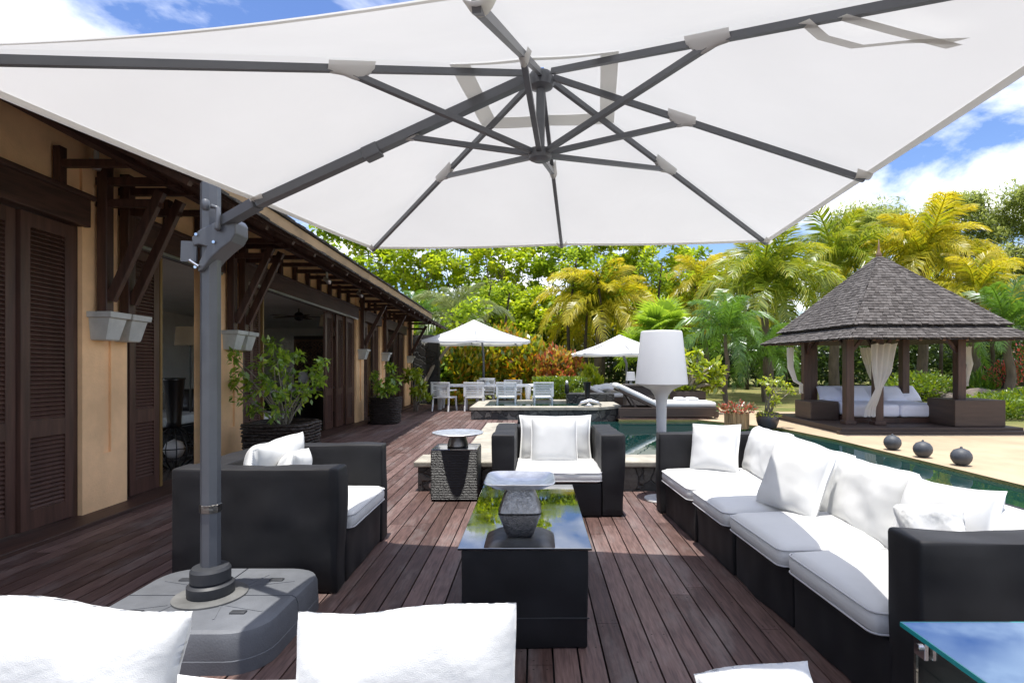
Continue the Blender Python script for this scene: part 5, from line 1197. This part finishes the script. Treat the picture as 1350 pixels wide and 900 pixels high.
pc = PP(1010,470,15.5); palm(pc.x,15.5,ZG,pc.z,'green',1.6,'young green palm behind the glazed pot',n=16,seed=16,trunk_r=.07,coconuts=False,group='green palms')
pc = PP(1330,430,15); palm(pc.x,15,ZG,pc.z,'green',1.9,'green palm under the right eave of the pavilion',n=18,seed=17,trunk_r=.09,coconuts=False,group='green palms')
# fan palms
def fan_leaf_mesh(name, size, mt, n=26, seed=0, split=.7, span=300):
    V = []; rn = []; rg = np.random.default_rng(seed)
    V += [[0,-.012,0],[size*.9,-.01,0],[size*.9,.01,0],[0,.012,0]]; rn.append(.4)
    c = np.array([size*.9,0,0])
    for i in range(n):
        a = R(-span/2+span*i/(n-1)); d = np.array([math.cos(a),math.sin(a),.1]); s = np.array([-math.sin(a),math.cos(a),0])*size*.06*(26/n)
        L = size*(.85+.15*rg.random()); m1 = c+d*L*.6; tip = c+d*L+np.array([0,0,-.22*size*rg.random()-.1*size])
        V += [c-s*.2, m1-s, m1+s, c+s*.2]; rn.append(.3+.4*rg.random()); V += [m1-s, tip, tip+s*.05, m1+s]; rn.append(.45+.5*rg.random())
    o = leafmesh(name, np.array(V), 4, np.array(rn), mt, None, local=True); me = o.data; COL.objects.unlink(o); bpy.data.objects.remove(o); return me
def fan_palm(x, y, z0, zc, size, mt, n, label, planar=False, group=None, name='fan_palm', seed=0):
    t = empty(name, (x,y,z0), label, 'palm tree', group); rd = random.Random(seed); me = fan_leaf_mesh('leaf', size, mt, seed=seed, span=300 if not planar else 120, n=26 if not planar else 18)
    MB().tube([(x,y,z0-.1),(x+.03,y,(z0+zc)/2),(x,y,zc)], [.15,.12,.1], 9).build('trunk', M_bark, t, True)
    for i in range(n):
        f = (i+.5)/n
        if planar: M = Matrix.Translation((0,0,zc-z0)) @ Matrix.Rotation(rd.uniform(-.25,.25),4,'Z') @ Matrix.Rotation(-R(20+140*f),4,'Y') @ Matrix.Rotation(R(90)+rd.uniform(-.4,.4),4,'X')
        else: M = Matrix.Translation((0,0,zc-z0)) @ Matrix.Rotation(i*2.4,4,'Z') @ Matrix.Rotation(-R(75-105*f),4,'Y') @ Matrix.Rotation(rd.uniform(-.4,.4),4,'X')
        link_child('leaf', me, t, M)
    return t
pc = at(872,425,17.5); fan_palm(pc.x,17.5,ZG,pc.z-.25,.66,L_fan,26,'bright green fan palm right behind the white lamp',seed=2)
pc = at(850,462,18); fan_palm(pc.x,18.5,ZG,pc.z-.1,.6,L_fan,18,'lower green fan palm behind the second parasol',seed=3)
pc = at(610,428,20); palm(pc.x,20,ZG,pc.z,'grey',2.3,'grey-green palm with broad upright fronds above the dining parasol',n=15,seed=21,trunk_r=.1,coconuts=False,group='green palms')
pc = at(556,425,21); palm(pc.x,21,ZG,pc.z,'green',1.9,'green palm by the far end of the villa roof',n=12,seed=22,trunk_r=.1,coconuts=False,group='green palms')
far(mk)
# slanting pale trunks by the stone wall
for i,(a,b,lb) in enumerate((((545,545),(600,445),'pale slanting trunk leaning out from the end of the villa'),)):
    p, q = at(*a,18.0), at(*b,18.9); p.z = 0; t = empty('leaning_tree', p, lb, 'tree'); MB().tube([p, p.lerp(q,.5)+Vector((-.1,0,.05)), q, q+Vector((.4,.3,.9))], [.07,.06,.05,.04], 8).build('trunk', M_stem, t, True)
    leaves(clumps([tuple(q+Vector((.4+.3*k,.3,.9+.2*k))) for k in (-1,0,1)], [.6]*3, 120), .24, name='crown', mat=L_tree2, parent=t)
mk = mark()
# right side: shrubs, rocks, bougainvillea
bush('round_shrub', at(1215,500,16).x, 16, ZG, 1.1,.7,.85,2600,.1,L_hedge,'rounded bright shrub seen through the back of the pavilion','shrub',aspect=.5,seed=3)
bush('low_hedge', 9.1, 10.9, ZG, .85,.5,.5,2400,.08,L_hedge,'low bright green shrub on the lawn right of the pavilion','shrub',aspect=.5,stem=False,seed=5)
bush('low_hedge', 10.3, 11.8, ZG, .9,.5,.55,2400,.08,L_hedge,'second low green shrub at the right edge of the lawn','shrub',aspect=.5,stem=False,seed=6)
def frnd(P): return np.where(rng.random(len(P)) < .45, .8+.2*rng.random(len(P)), .3*rng.random(len(P)))
bush('bougainvillea', at(1325,500,15.5).x, 15.5, ZG+.4, .55,.4,.8,900,.09,L_pink,'red and pink flowering bougainvillea right of the pavilion','shrub',rndf=frnd,seed=7)
bush('bougainvillea', at(1348,480,16).x, 16, ZG+.5, .5,.4,1.1,800,.09,L_pink,'taller orange-red bougainvillea at the right edge','shrub',rndf=frnd,seed=8)
bush('agave_clump', at(1300,500,16.5).x, 16.5, ZG, .8,.6,.8,500,.5,L_palm,'spiky grey-green agave clump behind the right pavilion post','plant',aspect=.12,up=.9,stem=False,seed=9)
for i,(px_,py_,Y_,r_) in enumerate(((1245,497,16,.45),(1262,503,15.5,.35),(1300,515,15,.5),(1325,512,15.5,.45),(1345,515,15,.5))):
    x = (px_-VX)*Y_/F; m = MB(); m.grid(lambda u,v: Vector((x,Y_,ZG+r_*.2))+(lambda d: d*(1+.3*noise.noise(d*2.2+Vector((i*3,0,0)))))(Vector((r_*math.cos(6.2832*u)*math.sin(math.pi*v)*1.3, r_*math.sin(6.2832*u)*math.sin(math.pi*v), r_*.6*math.cos(math.pi*v)))), 20, 12, True)
    tag(m.build('rock', M_rock, None, True), ('weathered rock on the lawn seen through the pavilion, left one','weathered rock beside the pavilion right post','wide brown rock right of the pavilion box','brown rock below the bougainvillea','brown rock at the right edge of the lawn')[i], 'rock', 'garden rocks')
far(mk)
# garden beyond the pool lies at deck level: same bearing, farther away and larger
K = EYE/(EYE-ZG)
for o in FAR:
    o.location = Vector((0,0,EYE)) + (o.location-Vector((0,0,EYE)))*K; o.scale = o.scale*K
